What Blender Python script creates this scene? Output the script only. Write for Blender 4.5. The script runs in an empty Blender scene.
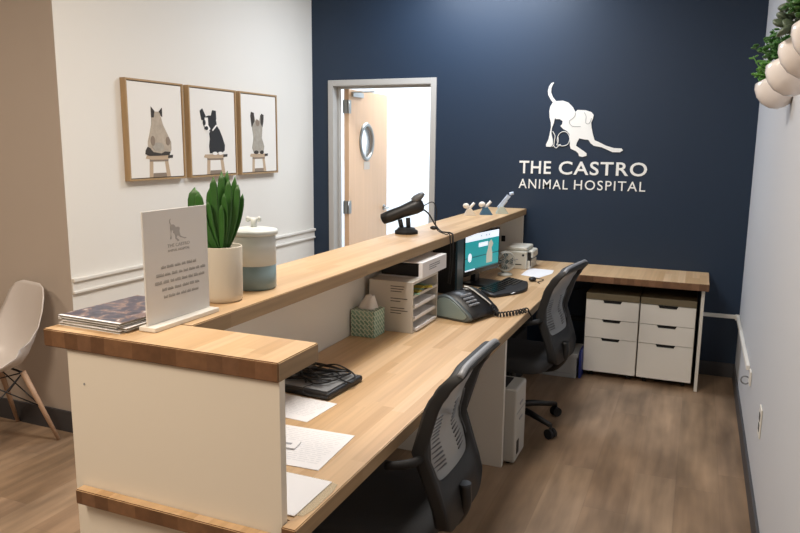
import bpy, bmesh, math, random
from mathutils import Vector, Matrix
random.seed(7)
PI = math.pi
scene = bpy.context.scene
COL = scene.collection

# ------------------------------------------------------------------ materials
def lin(h):
    h = h.lstrip('#'); o = []
    for i in (0, 2, 4):
        c = int(h[i:i+2], 16)/255
        o.append(c/12.92 if c <= .04045 else ((c+.055)/1.055)**2.4)
    return (*o, 1)
MATS = {}
def mat(name, h, rough=.5, metal=0, emit=0, noise=0, nscale=20, bump=0, bscale=200, coat=0, trans=0, alpha=1, ecol=None, spec=None):
    if name in MATS: return MATS[name]
    m = bpy.data.materials.new(name); m.use_nodes = True
    nt = m.node_tree; b = nt.nodes['Principled BSDF']
    c = lin(h)
    b.inputs['Base Color'].default_value = c
    b.inputs['Roughness'].default_value = rough
    b.inputs['Metallic'].default_value = metal
    b.inputs['Coat Weight'].default_value = coat
    b.inputs['Transmission Weight'].default_value = trans
    b.inputs['Alpha'].default_value = alpha
    if spec is not None: b.inputs['Specular IOR Level'].default_value = spec
    if emit:
        b.inputs['Emission Color'].default_value = lin(ecol or h); b.inputs['Emission Strength'].default_value = emit
    if noise or bump:
        tc = nt.nodes.new('ShaderNodeTexCoord')
        if noise:
            n = nt.nodes.new('ShaderNodeTexNoise'); n.inputs['Scale'].default_value = nscale; n.inputs['Detail'].default_value = 4
            nt.links.new(tc.outputs['Object'], n.inputs['Vector'])
            mx = nt.nodes.new('ShaderNodeMix'); mx.data_type = 'RGBA'
            mx.inputs['A'].default_value = tuple(v*(1-noise) for v in c[:3])+(1,)
            mx.inputs['B'].default_value = tuple(min(1, v*(1+noise)) for v in c[:3])+(1,)
            nt.links.new(n.outputs['Fac'], mx.inputs['Factor']); nt.links.new(mx.outputs['Result'], b.inputs['Base Color'])
        if bump:
            n2 = nt.nodes.new('ShaderNodeTexNoise'); n2.inputs['Scale'].default_value = bscale; n2.inputs['Detail'].default_value = 3
            nt.links.new(tc.outputs['Object'], n2.inputs['Vector'])
            bp = nt.nodes.new('ShaderNodeBump'); bp.inputs['Strength'].default_value = bump; bp.inputs['Distance'].default_value = .002
            nt.links.new(n2.outputs['Fac'], bp.inputs['Height']); nt.links.new(bp.outputs['Normal'], b.inputs['Normal'])
    MATS[name] = m; return m

def wood(name, cols, width, length, rough=.45, along='y', grain=.25, swap=False, seam=.0, blotch=0, coat=0, gs=(60, 3, 60)):
    """staves of the given width across x and length along y, random tone per stave"""
    m = bpy.data.materials.new(name); m.use_nodes = True
    nt = m.node_tree; N = nt.nodes.new; L = nt.links.new
    b = nt.nodes['Principled BSDF']; b.inputs['Roughness'].default_value = rough; b.inputs['Coat Weight'].default_value = coat
    geo = N('ShaderNodeNewGeometry'); sep = N('ShaderNodeSeparateXYZ'); L(geo.outputs['Position'], sep.inputs[0])
    def M(op, a, bb=None, c=None):
        n = N('ShaderNodeMath'); n.operation = op
        for i, v in enumerate((a, bb, c)):
            if v is None: continue
            if isinstance(v, (int, float)): n.inputs[i].default_value = v
            else: L(v, n.inputs[i])
        return n.outputs[0]
    X, Y = sep.outputs['X'], sep.outputs['Y']
    if along == 'x': X, Y = Y, X
    if along == 'z': Y = sep.outputs['Z']
    xi = M('FLOOR', M('DIVIDE', X, width))
    wn = N('ShaderNodeTexWhiteNoise'); wn.noise_dimensions = '1D'; L(xi, wn.inputs['W'])
    yo = M('ADD', M('DIVIDE', Y, length), M('MULTIPLY', wn.outputs['Value'], 7.31))
    yi = M('FLOOR', yo)
    cmb = N('ShaderNodeCombineXYZ'); L(xi, cmb.inputs[0]); L(yi, cmb.inputs[1])
    w2 = N('ShaderNodeTexWhiteNoise'); w2.noise_dimensions = '2D'; L(cmb.outputs[0], w2.inputs['Vector'])
    cr = N('ShaderNodeValToRGB'); e = cr.color_ramp.elements
    while len(e) < len(cols): e.new(.5)
    for i, h in enumerate(cols): e[i].position = i/(len(cols)-1); e[i].color = lin(h)
    L(w2.outputs['Value'], cr.inputs[0])
    # grain
    mp = N('ShaderNodeMapping'); mp.inputs['Scale'].default_value = gs if along == 'y' else (gs[1], gs[0], gs[2])
    if along == 'z': mp.inputs['Scale'].default_value = (gs[0], gs[0], gs[1])
    L(geo.outputs['Position'], mp.inputs['Vector'])
    off = N('ShaderNodeVectorMath'); off.operation = 'ADD'; L(mp.outputs[0], off.inputs[0]); L(w2.outputs['Color'], off.inputs[1])
    off2 = N('ShaderNodeVectorMath'); off2.operation = 'MULTIPLY_ADD'; L(w2.outputs['Color'], off2.inputs[0]); off2.inputs[1].default_value = (9, 9, 9); L(mp.outputs[0], off2.inputs[2])
    ns = N('ShaderNodeTexNoise'); ns.inputs['Scale'].default_value = 1; ns.inputs['Detail'].default_value = 5; L(off2.outputs[0], ns.inputs['Vector'])
    gr = M('MULTIPLY_ADD', M('SUBTRACT', ns.outputs['Fac'], .5), grain*2.4, 1.0)
    fac = gr
    if blotch:
        mp2 = N('ShaderNodeMapping'); mp2.inputs['Scale'].default_value = (4.5, 1.3, 4) if along == 'y' else (1.3, 4.5, 4)
        L(geo.outputs['Position'], mp2.inputs['Vector'])
        n3 = N('ShaderNodeTexNoise'); n3.inputs['Scale'].default_value = 1.2; n3.inputs['Detail'].default_value = 3; L(mp2.outputs[0], n3.inputs['Vector'])
        fac = M('MULTIPLY', fac, M('MULTIPLY_ADD', M('SUBTRACT', n3.outputs['Fac'], .5), blotch*3, 1.0))
    if seam:
        fx = M('FRACT', M('DIVIDE', X, width)); d = M('MINIMUM', fx, M('SUBTRACT', 1, fx))
        fy = M('FRACT', yo); dy = M('MULTIPLY', M('MINIMUM', fy, M('SUBTRACT', 1, fy)), length/width)
        dd = M('MINIMUM', d, dy)
        ss = N('ShaderNodeMapRange'); L(dd, ss.inputs[0]); ss.inputs[1].default_value = 0; ss.inputs[2].default_value = .02; ss.inputs[3].default_value = 1-seam; ss.inputs[4].default_value = 1
        fac = M('MULTIPLY', fac, ss.outputs[0])
    mul = N('ShaderNodeMix'); mul.data_type = 'RGBA'; mul.blend_type = 'MULTIPLY'; mul.inputs['Factor'].default_value = 1
    L(cr.outputs[0], mul.inputs['A']); cc = N('ShaderNodeCombineColor')
    for i in range(3): L(fac, cc.inputs[i])
    L(cc.outputs[0], mul.inputs['B']); L(mul.outputs['Result'], b.inputs['Base Color'])
    MATS[name] = m; return m

BUTCHER = wood('butcher_block', ['bb986f', 'c6a47b', 'cfae86', 'c8a67d', 'd5b691', 'bd9970'], .044, .75, rough=.42, grain=.17, gs=(70, 2.2, 70))
BUTCHER_END = wood('butcher_block_end', ['66472f', '6f4e35', '7a583d', '5f422c', '86634a', '755339'], .044, 9, rough=.55, grain=.3, gs=(45, 45, 45))
BUTCHER_SIDE = wood('butcher_block_side', ['98805f', 'a2896a', '8f7656'], 9, .9, rough=.5, grain=.32, gs=(60, 2.5, 60))
OAKFRAME = wood('oak_frame', ['a88a63', 'b4966e'], 5, 5, grain=.2, along='z')
DOORWOOD = wood('maple_door', ['dcb692', 'e2be9c'], 5, 5, grain=.07, along='z', gs=(25, 1.5, 25))
LEGWOOD = wood('beech_leg', ['b3937a', 'bd9d82'], 5, 5, grain=.15, along='z')
DRAWERW = mat('drawer_white', 'ebe9e3', .4)
CABTOP = mat('cabinet_top_wood', '6f654f', .5, noise=.12, nscale=30)
FLOORM = wood('vinyl_plank', ['8b735b', '957c65', '836b53', '9b836b', '8e765e'], .19, 1.25, rough=.4, grain=.36, seam=.12, blotch=.62, gs=(22, 1.6, 22))
WHITE_PAINT = mat('white_wall_paint', 'e9e5dd', .7, bump=.15, bscale=150)
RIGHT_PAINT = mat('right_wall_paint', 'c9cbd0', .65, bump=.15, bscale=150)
BEIGE_PAINT = mat('beige_wall_paint', 'bdb0a4', .7, bump=.15, bscale=150)
BLUE_PAINT = mat('navy_wall_paint', '1d2e42', .47, bump=.2, bscale=180, spec=.42)
CEIL = mat('ceiling_white', 'e6e4de', .8)
BASEB = mat('charcoal_baseboard', '434245', .55)
LAMINATE = mat('white_laminate', 'e4dcce', .45)
LAMINATE_W = mat('white_melamine', 'dddad2', .4)
TRIMW = mat('white_trim', 'e6e2da', .45)
DOORFRAME = mat('grey_door_frame', 'b4b1ac', .4)
STEEL = mat('brushed_steel', 'a9a9a6', .3, 1)
CHROME = mat('chrome', 'd0d0d0', .12, 1)
BLACK = mat('black_plastic', '141416', .42)
BLACKG = mat('black_gloss', '0e0f12', .2)
BLACKM = mat('matte_black_rubber', '101012', .75)
CABLE = mat('black_cable', '0b0b0c', .5)
CHAIRP = mat('chair_frame_plastic', '1b1c1e', .6)
DARKGREY = mat('dark_grey_plastic', '2f3032', .5)
SEATFAB = mat('charcoal_fabric', '37383a', .95, noise=.15, nscale=200, bump=.5, bscale=600)
GREYRIM = mat('light_grey_plastic', '8b8e94', .4)
SHELL = mat('white_shell_plastic', 'd6cec9', .35)
PAPER = mat('paper_white', 'e9e8ea', .8)
PAPERG = mat('paper_print_grey', '9a9ba0', .8)
INK = mat('grey_ink', 'adabaa', .7)
INKD = mat('dark_ink', '55534f', .7)
SIGNW = mat('frosted_sign_acrylic', 'dad8d5', .35)
SIGNBASE = mat('white_sign_base', 'e8e4dc', .4)
LETTER = mat('white_cut_letters', 'f4f2ec', .5, emit=0)
GREYLINE = mat('grey_cut_line', '9a9a98', .6)
POTW = mat('cream_ceramic', 'ccc3b3', .5, bump=.1)
SOIL = mat('soil', '3a2f25', .95, noise=.4, nscale=80)
LEAF = mat('dark_green_leaf', '3b6c2f', .4, noise=.25, nscale=25)
LEAF2 = mat('bright_green_leaf', '558c35', .45, noise=.25, nscale=25)
LEAF3 = mat('grey_green_leaf', '4c5a45', .5, noise=.25, nscale=25)
CANW = mat('canister_white_glaze', 'cdd1ce', .5)
CANT = mat('canister_teal_glaze', '7b8f93', .3)
TEALBOX = mat('tissue_box_green', '7fa58f', .6)
TISSUE = mat('tissue_paper', 'e6e2dc', .9)
CREAM = mat('cream_plastic', 'cfccc0', .4)
SILVER = mat('silver_green_plastic', '869694', .35, .25)
BLUEP = mat('blue_tape', '27357e', .5)
YELLOW = mat('yellow_paper', 'b9a43c', .7)
CERAMIC = mat('gloss_white_ceramic', 'efe7e2', .18, coat=.5)
CANVAS = mat('canvas_print', 'ece7df', .75)

def mesh_mat():
    m = bpy.data.materials.new('chair_mesh_weave'); m.use_nodes = True
    b = m.node_tree.nodes['Principled BSDF']
    b.inputs['Base Color'].default_value = lin('b4b7b9'); b.inputs['Roughness'].default_value = .9; b.inputs['Alpha'].default_value = .55
    return m
MESH = mesh_mat()

# tissue-box lattice pattern
def lattice():
    m = bpy.data.materials.new('green_lattice_card'); m.use_nodes = True
    nt = m.node_tree; N = nt.nodes.new; L = nt.links.new; b = nt.nodes['Principled BSDF']; b.inputs['Roughness'].default_value = .6
    tc = N('ShaderNodeTexCoord'); sp = N('ShaderNodeSeparateXYZ'); L(tc.outputs['Object'], sp.inputs[0])
    ad = N('ShaderNodeMath'); L(sp.outputs['X'], ad.inputs[0]); L(sp.outputs['Y'], ad.inputs[1])
    cb = N('ShaderNodeCombineXYZ'); L(ad.outputs[0], cb.inputs[0]); L(sp.outputs['Z'], cb.inputs[1])
    mp = N('ShaderNodeMapping'); mp.inputs['Rotation'].default_value = (0, 0, .785); mp.inputs['Scale'].default_value = (17, 17, 17)
    L(cb.outputs[0], mp.inputs[0]); br = N('ShaderNodeTexBrick'); L(mp.outputs[0], br.inputs[0])
    br.inputs['Scale'].default_value = 1.0; br.inputs['Mortar Size'].default_value = .045
    br.inputs['Color1'].default_value = lin('87ab98'); br.inputs['Color2'].default_value = lin('6a927c'); br.inputs['Mortar'].default_value = lin('c6d2c2')
    L(br.outputs['Color'], b.inputs['Base Color']); return m
LATTICE = lattice()

def magcover():
    m = bpy.data.materials.new('magazine_cover'); m.use_nodes = True
    nt = m.node_tree; N = nt.nodes.new; L = nt.links.new; b = nt.nodes['Principled BSDF']; b.inputs['Roughness'].default_value = .28
    tc = N('ShaderNodeTexCoord'); n = N('ShaderNodeTexNoise'); n.inputs['Scale'].default_value = 22; n.inputs['Detail'].default_value = 6; n.inputs['Distortion'].default_value = 1.2
    L(tc.outputs['Object'], n.inputs[0]); cr = N('ShaderNodeValToRGB'); e = cr.color_ramp.elements
    cs = [(.3, '1d2233'), (.44, '34344a'), (.52, '4c4250'), (.57, '8c7468'), (.61, '55303c'), (.68, 'b9b0ae')]
    while len(e) < len(cs): e.new(.5)
    for i, (p, h) in enumerate(cs): e[i].position = p; e[i].color = lin(h)
    L(n.outputs['Fac'], cr.inputs[0]); L(cr.outputs[0], b.inputs['Base Color']); return m
MAGC = magcover()
PAGES = mat('magazine_pages', '8d8a80', .8, noise=.35, nscale=120)

# ------------------------------------------------------------------ builder
class B:
    def __init__(s): s.bm = bmesh.new(); s.mats = []
    def _mi(s, m):
        if m is None: return 0
        if m not in s.mats: s.mats.append(m)
        return s.mats.index(m)
    def _merge(s, t, m=None, smooth=False):
        mi = s._mi(m); vm = {}
        for v in t.verts: vm[v] = s.bm.verts.new(v.co)
        for f in t.faces:
            try: nf = s.bm.faces.new([vm[v] for v in f.verts])
            except ValueError: continue
            nf.material_index = mi; nf.smooth = smooth or f.smooth
        t.free()
    def box(s, x0, x1, y0, y1, z0, z1, bev=0, m=None, seg=2, rot=None, smooth=False):
        t = bmesh.new(); bmesh.ops.create_cube(t, size=1)
        for v in t.verts: v.co = Vector((v.co.x*(x1-x0), v.co.y*(y1-y0), v.co.z*(z1-z0)))
        if bev: bmesh.ops.bevel(t, geom=t.edges[:], offset=bev, segments=seg, affect='EDGES', profile=.5)
        c = Vector(((x0+x1)/2, (y0+y1)/2, (z0+z1)/2))
        for v in t.verts: v.co = (rot @ v.co if rot else v.co)+c
        s._merge(t, m, smooth); return s
    def prism(s, pts, axis, d0, d1, m=None, smooth=False):
        """closed polygon; axis 'x': pts=(y,z) ; 'y': (x,z) ; 'z': (x,y)"""
        def P(p, d):
            return {'x': (d, p[0], p[1]), 'y': (p[0], d, p[1]), 'z': (p[0], p[1], d)}[axis]
        mi = s._mi(m); A = [s.bm.verts.new(P(p, d0)) for p in pts]; C = [s.bm.verts.new(P(p, d1)) for p in pts]
        n = len(pts)
        fs = [s.bm.faces.new(A), s.bm.faces.new(C[::-1])]
        for i in range(n):
            f = s.bm.faces.new([A[i], C[i], C[(i+1) % n], A[(i+1) % n]]); f.smooth = smooth; fs.append(f)
        for f in fs: f.material_index = mi
        return s
    def loft(s, rings, m=None, smooth=True, cap=True, closed=True):
        mi = s._mi(m); R = [[s.bm.verts.new(p) for p in r] for r in rings]; n = len(R[0])
        for a, b in zip(R, R[1:]):
            for i in range(n if closed else n-1):
                j = (i+1) % n
                try: f = s.bm.faces.new([a[i], a[j], b[j], b[i]]); f.smooth = smooth; f.material_index = mi
                except ValueError: pass
        if cap and closed:
            for r in (R[0], R[-1][::-1]):
                f = s.bm.faces.new(r); f.material_index = mi
        return s
    def lathe(s, prof, cx=0, cy=0, z=0, seg=32, m=None, M=None, smooth=True):
        rings = []
        for r, h in prof:
            rings.append([Vector((r*math.cos(2*PI*k/seg), r*math.sin(2*PI*k/seg), h)) for k in range(seg)])
        T = M or Matrix.Identity(4)
        o = Vector((cx, cy, z))
        return s.loft([[T @ p+o for p in r] for r in rings], m, smooth)
    def cyl(s, p0, p1, r0, r1=None, seg=16, m=None, smooth=True):
        return s.tube([p0, p1], [r0, r0 if r1 is None else r1], seg, m, smooth)
    def tube(s, pts, r, seg=8, m=None, smooth=True):
        pts = [Vector(p) for p in pts]; n = len(pts)
        rr = r if isinstance(r, (list, tuple)) else [r]*n
        up = Vector((0, 0, 1)); rings = []; prev = None
        for i, p in enumerate(pts):
            t = (pts[min(i+1, n-1)]-pts[max(i-1, 0)]).normalized()
            if prev is None:
                a = t.cross(up)
                if a.length < .05: a = t.cross(Vector((1, 0, 0)))
            else: a = prev - t*prev.dot(t)
            a.normalize(); prev = a; b = t.cross(a)
            rings.append([p+(a*math.cos(2*PI*k/seg)+b*math.sin(2*PI*k/seg))*rr[i] for k in range(seg)])
        return s.loft(rings, m, smooth)
    def sphere(s, c, rx, ry=None, rz=None, m=None, seg=20, rot=None):
        t = bmesh.new(); bmesh.ops.create_uvsphere(t, u_segments=seg, v_segments=max(8, seg//2), radius=1)
        S = Vector((rx, ry or rx, rz or rx))
        for v in t.verts:
            p = Vector((v.co.x*S.x, v.co.y*S.y, v.co.z*S.z)); v.co = (rot @ p if rot else p)+Vector(c)
        s._merge(t, m, True); return s
    def torus(s, c, R, r, axis='z', seg=28, m=None, a0=0, a1=2*PI):
        pts = []
        full = abs(a1-a0-2*PI) < 1e-6
        for k in range(seg+1):
            a = a0+(a1-a0)*k/seg; u, v = R*math.cos(a), R*math.sin(a)
            pts.append(Vector(c)+{'z': Vector((u, v, 0)), 'x': Vector((0, u, v)), 'y': Vector((u, 0, v))}[axis])
        return s.tube(pts, r, 8, m)
    def xf(s, M):
        for v in s.bm.verts: v.co = M @ v.co
        return s
    def done(s, name, m, parent=None, world=True, label=None):
        bmesh.ops.recalc_face_normals(s.bm, faces=s.bm.faces)
        me = bpy.data.meshes.new(name)
        if parent is not None:
            if world:
                off = Vector((0, 0, 0)); q = parent
                while q is not None: off += q.location; q = q.parent
                for v in s.bm.verts: v.co -= off
            loc = (0, 0, 0)
            if not world: loc = (0, 0, 0)
        else:
            xs = [v.co for v in s.bm.verts]
            lo = Vector([min(c[i] for c in xs) for i in range(3)]); hi = Vector([max(c[i] for c in xs) for i in range(3)])
            loc = Vector(((lo.x+hi.x)/2, (lo.y+hi.y)/2, lo.z))
            for v in s.bm.verts: v.co -= loc
        s.bm.to_mesh(me); s.bm.free()
        mats = s.mats if s.mats else [m]
        # faces without explicit material use m
        for q in mats: me.materials.append(q if q is not None else m)
        o = bpy.data.objects.new(name, me); COL.objects.link(o); o.location = loc
        if parent is not None: o.parent = parent
        if label: o['label'] = label
        return o
def tag(o, label, cat, group=None):
    o['label'] = label; o['category'] = cat
    if group: o['group'] = group
    return o
def thing(name, label, cat, loc, rotz=0, group=None):
    o = bpy.data.objects.new(name, None); COL.objects.link(o); o.empty_display_size = .05
    o.location = loc; o.rotation_euler = (0, 0, rotz)
    return tag(o, label, cat, group)
def struct(o): o['kind'] = 'structure'; return o
def smoothpath(pts, n=8):
    P = [Vector(p) for p in pts]; P = [P[0]*2-P[1]]+P+[P[-1]*2-P[-2]]; out = []
    for i in range(1, len(P)-2):
        for k in range(n):
            t = k/n; a, b, c, d = P[i-1:i+3]
            out.append(.5*((2*b)+(c-a)*t+(2*a-5*b+4*c-d)*t*t+(3*b-a-3*c+d)*t**3))
    out.append(P[-2]); return out

# ------------------------------------------------------------------ camera
F = 708.7; yaw = math.radians(22.78); pitch = math.radians(9.82); roll = math.radians(.567)
f = Vector((-math.sin(yaw)*math.cos(pitch), math.cos(yaw)*math.cos(pitch), -math.sin(pitch)))
r = Vector((math.cos(yaw), math.sin(yaw), 0)); u = r.cross(f)
r, u = r*math.cos(roll)+u*math.sin(roll), u*math.cos(roll)-r*math.sin(roll)
cd = bpy.data.cameras.new('camera'); cam = bpy.data.objects.new('camera', cd); COL.objects.link(cam)
cd.sensor_width = 36; cd.lens = F/800*36; cd.clip_start = .02
cam.matrix_world = Matrix(((r.x, u.x, -f.x, 0), (r.y, u.y, -f.y, 0), (r.z, u.z, -f.z, 1.6), (0, 0, 0, 1)))
scene.camera = cam

# ------------------------------------------------------------------ room
XL, XR, YB, YC, ZC = -3.05, .32, 5.33, 2.74, 2.95
struct(B().box(-6.2, XR+.12, -2.5, YB, -.1, 0).done('floor', FLOORM))
struct(B().box(-6.2, XR+.12, -2.5, YB+.12, ZC, ZC+.1).done('ceiling', CEIL))
struct(B().box(XL-.12, XL, YC, YB, 0, ZC).done('wall_left', WHITE_PAINT))
struct(B().box(-6.2, XL-.12, YC, YC+.12, 0, ZC).box(XL-.12, XL-.0005, YC-.0008, YC, 0, ZC).done('wall_waiting_area', BEIGE_PAINT))
struct(B().box(-6.32, -6.2, -2.5, YC+.12, 0, ZC).done('wall_far_left', BEIGE_PAINT))
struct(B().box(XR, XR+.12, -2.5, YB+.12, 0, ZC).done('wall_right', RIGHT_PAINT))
DX0, DX1, DZ = -2.86, -1.978, 2.075      # rough opening
b = B()
b.box(XL-.12, DX0, YB, YB+.12, 0, ZC).box(DX1, XR, YB, YB+.12, 0, ZC).box(DX0, DX1, YB, YB+.12, DZ, ZC)
struct(b.done('wall_back', BLUE_PAINT))
struct(B().box(DX1+.03, XR-.012, YB-.012, YB, 0, .1).box(XL, DX0-.06, YB-.012, YB, 0, .1).done('baseboard_back', BASEB))
struct(B().box(XR-.012, XR, -2.5, YB, 0, .1).done('baseboard_right', BASEB))
struct(B().box(-6.2, XL-.0, YC-.013, YC-.001, 0, .12).done('baseboard_waiting_area', BASEB))
struct(B().box(XL, XL+.012, YC, YB-.012, 0, .12).done('baseboard_left', BASEB))
# chair rail
b = B().box(XL, XL+.008, YC, YB, .80, .86, bev=.002).box(XL, XL+.022, YC, YB, .855, .875, bev=.004).box(XL, XL+.018, YC, YB, .79, .806, bev=.004)
struct(b.done('trim_1', TRIMW))
# door frame
b = B()
fw, pr = .045, .015
for x0, x1 in ((DX0-.035, DX0+.012), (DX1-.012, DX1+.035)):
    b.box(x0, x1, YB-pr, YB+.135, 0, DZ+.035, bev=.003)
b.box(DX0+.012, DX1-.012, YB-pr, YB+.135, DZ-.012, DZ+.035, bev=.003)
b.box(DX0+.012, DX0+.03, YB+.06, YB+.09, 0, DZ-.012).box(DX1-.03, DX1-.012, YB+.06, YB+.09, 0, DZ-.012).box(DX0+.03, DX1-.03, YB+.06, YB+.09, DZ-.03, DZ-.012)
struct(b.done('trim_2', DOORFRAME))
# door leaf standing open into the back room
door = bpy.data.objects.new('door_1', None); COL.objects.link(door); door.location = (-2.825, YB+.135, .01); struct(door)
X0, X1, Y0, Y1 = -2.825, -2.78, YB+.14, YB+.14+.80
oy, oz, ory, orz = 5.82, 1.615, .135, .155
n = 40
b = B()
outer = [(Y0, .01), (Y1, .01), (Y1, 2.05), (Y0, 2.05)]
# leaf with an oval hole: ring of quads between hole and rectangle
hole = [(oy+ory*math.cos(2*PI*k/n), oz+orz*math.sin(2*PI*k/n)) for k in range(n)]
def rectpt(a):
    dx, dz = math.cos(a), math.sin(a); t = 1e9
    if dx > 1e-9: t = min(t, (Y1-oy)/dx)
    if dx < -1e-9: t = min(t, (Y0-oy)/dx)
    if dz > 1e-9: t = min(t, (2.05-oz)/dz)
    if dz < -1e-9: t = min(t, (.01-oz)/dz)
    return (oy+dx*t, oz+dz*t)
angs = sorted([2*PI*k/n for k in range(n)]+[math.atan2(z-oz, y-oy) % (2*PI) for y, z in outer])
hol = [(oy+ory*math.cos(a), oz+orz*math.sin(a)) for a in angs]; rec = [rectpt(a) for a in angs]
rings = [[(X0, *p) for p in hol], [(X0, *p) for p in rec], [(X1, *p) for p in rec], [(X1, *p) for p in hol], [(X0, *p) for p in hol]]
b.loft(rings, cap=False, smooth=False)
b.done('door_leaf', DOORWOOD, door)
b = B()
def ell(x, k): return [(x, oy+ory*k*math.cos(2*PI*q/n), oz+orz*k*math.sin(2*PI*q/n)) for q in range(n)]
b.loft([ell(X1-.003, .86), ell(X1+.012, .88), ell(X1+.014, 1.0), ell(X1+.001, 1.12), ell(X1-.02, 1.0), ell(X1-.003, .86)], cap=False)
b.loft([ell(X0+.003, .86), ell(X0-.012, .88), ell(X0-.014, 1.0), ell(X0-.001, 1.12), ell(X0+.02, 1.0), ell(X0+.003, .86)], cap=False)
b.done('window_ring', STEEL, door)
B().loft([ell(X0+.02, .985), ell(X0+.026, .985)]).done('window_pane', mat('bright_glass', 'eef2f4', .1, alpha=.2), door)
B().box(X1+.0005, X1+.003, oy-.06, oy+.06, 1.37, 1.44).done('name_plate', mat('pale_plate', 'cfc2b4', .5), door)
b = B(); b.cyl((X1, Y1-.07, 1.0), (X1+.05, Y1-.07, 1.0), .011).tube(smoothpath([(X1+.045, Y1-.07, 1.0), (X1+.055, Y1-.1, 1.0), (X1+.055, Y1-.18, 1.0)]), .009).cyl((X1, Y1-.07, 1.0), (X1+.008, Y1-.07, 1.0), .028)
b.done('door_handle', STEEL, door)
for z in (.25, 1.0, 1.85):
    B().box(X1-.05, X1-.01, YB+.128, YB+.14, z, z+.11).cyl((X1-.002, YB+.136, z), (X1-.002, YB+.136, z+.11), .008).box(X1+.0003, X1+.003, YB+.141, YB+.18, z, z+.11).done('hinge', STEEL, door)
B().box(X1, X1+.02, Y0+.05, Y0+.25, 1.99, 2.03).box(X1+.02, X1+.22, Y0+.03, Y0+.05, 2.02, 2.03).done('door_closer', STEEL, door)
# bright room behind the door
BR = mat('back_room_paint', 'dfe6ee', .6)
b = B().box(-4.6, -4.5, YB+.12, 7.9, 0, 2.7).box(-4.6, -.4, 7.9, 8.0, 0, 2.7).box(-.5, -.4, YB+.12, 7.9, 0, 2.7).box(-4.5, DX0-.04, YB+.12, YB+.13, 0, 2.7).box(DX1+.04, -.5, YB+.12, YB+.13, 0, 2.7)
b.box(-2.1, -2.05, 6.9, 7.9, 0, 2.7)
struct(b.done('wall_back_room', BR))
struct(B().box(-4.6, -.4, YB, 8.0, -.1, -.0).done('floor_back_room', mat('back_room_floor', 'b9b4ac', .4)))
struct(B().box(-4.6, -.4, YB+.12, 8.0, 2.7, 2.8).done('ceiling_back_room', CEIL))
tag(B().sphere((-2.42, 7.86, 2.09), .045, .04, .03, m=None).box(-2.52, -2.32, 7.87, 7.9, 2.095, 2.12, bev=.006).done('wall_sconce', mat('sconce_grey', 'b4b6b8', .4)), 'small pale grey fixture high on the bright wall seen through the open doorway', 'wall fixture')

# ------------------------------------------------------------------ ceiling lights (above the frame)
def ceiling_light(x, y, w, l, power, col, label):
    t = thing('ceiling_light', label, 'ceiling light', (x, y, ZC-.02), 0, 'ceiling panel lights')
    B().box(x-w/2-.02, x+w/2+.02, y-l/2-.02, y+l/2+.02, ZC-.012, ZC-.001).done('frame', TRIMW, t)
    B().box(x-w/2, x+w/2, y-l/2, y+l/2, ZC-.016, ZC-.0125).done('diffuser', mat('lamp_diffuser', 'ffffff', .5, emit=1.0), t)
    ld = bpy.data.lights.new('panel_lamp', 'AREA'); ld.shape = 'RECTANGLE'; ld.size = w; ld.size_y = l; ld.energy = power; ld.color = col
    lo = bpy.data.objects.new('panel_lamp', ld); COL.objects.link(lo); lo.location = (x, y, ZC-.025)
WARM = (1, .84, .66); NEUT = (1, .93, .84); COOL = (.82, .90, 1)
ceiling_light(-1.55, 4.72, 1.1, .4, 44, COOL, 'square ceiling panel lighting the navy wall')
ceiling_light(-1.2, 2.3, .5, .5, 40, NEUT, 'square ceiling panel above the middle of the counter')
ceiling_light(-1.7, -.2, .6, 1.2, 62, WARM, 'long ceiling panel nearest the entrance')
ceiling_light(-4.3, .8, .5, .5, 26, WARM, 'square ceiling panel over the waiting area')
ld = bpy.data.lights.new('back_room_lamp', 'AREA'); ld.shape = 'RECTANGLE'; ld.size = 2.2; ld.size_y = 1.4; ld.energy = 90; ld.color = (.93, .97, 1)
lo = bpy.data.objects.new('back_room_lamp', ld); COL.objects.link(lo); lo.location = (-2.9, 6.6, 2.66)
w = bpy.data.worlds.new('world'); scene.world = w; w.use_nodes = True
w.node_tree.nodes['Background'].inputs[0].default_value = (1, .93, .85, 1); w.node_tree.nodes['Background'].inputs[1].default_value = .06

# ------------------------------------------------------------------ counter
def slab(name, pts, z0, z1, label, side_end=True, bev=.0025, cat='countertop', parent=None):
    """butcher-block slab with staves along y: end grain on faces that look along y"""
    t = bmesh.new(); A = [t.verts.new((x, y, z0)) for x, y in pts]; C = [t.verts.new((x, y, z1)) for x, y in pts]; n = len(pts)
    t.faces.new(A[::-1]); t.faces.new(C)
    for i in range(n): t.faces.new([A[i], A[(i+1) % n], C[(i+1) % n], C[i]])
    bmesh.ops.recalc_face_normals(t, faces=t.faces)
    bmesh.ops.bevel(t, geom=t.edges[:], offset=bev, segments=2, affect='EDGES')
    q = B(); q.mats = [BUTCHER, BUTCHER_END, BUTCHER_SIDE]; q._merge(t)
    q.bm.normal_update()
    bmesh.ops.recalc_face_normals(q.bm, faces=q.bm.faces)
    for fc in q.bm.faces:
        nn = fc.normal
        fc.material_index = 1 if abs(nn.y) > .6 else (2 if abs(nn.x) > .6 else 0)
    o = q.done(name, BUTCHER, parent)
    return o if parent else tag(o, label, cat)
ZT = 1.125; ZU = 1.079
rc = thing('reception_counter', 'white reception counter body with the wooden ledge and desk on it', 'reception counter', (-1.44, 1.30, 0))
B().box(-1.457, -.824, 1.28, 1.303, 0, ZU-.001, bev=.001).done('front_panel', LAMINATE, rc)
B().box(-1.457, -1.425, 1.304, YB-.002, 0, ZU-.001, bev=.001).done('back_panel', LAMINATE_W, rc)
B().box(-1.424, -1.215, 5.285, 5.318, .737, ZU-.001, bev=.001).done('end_panel', LAMINATE_W, rc)
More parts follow.
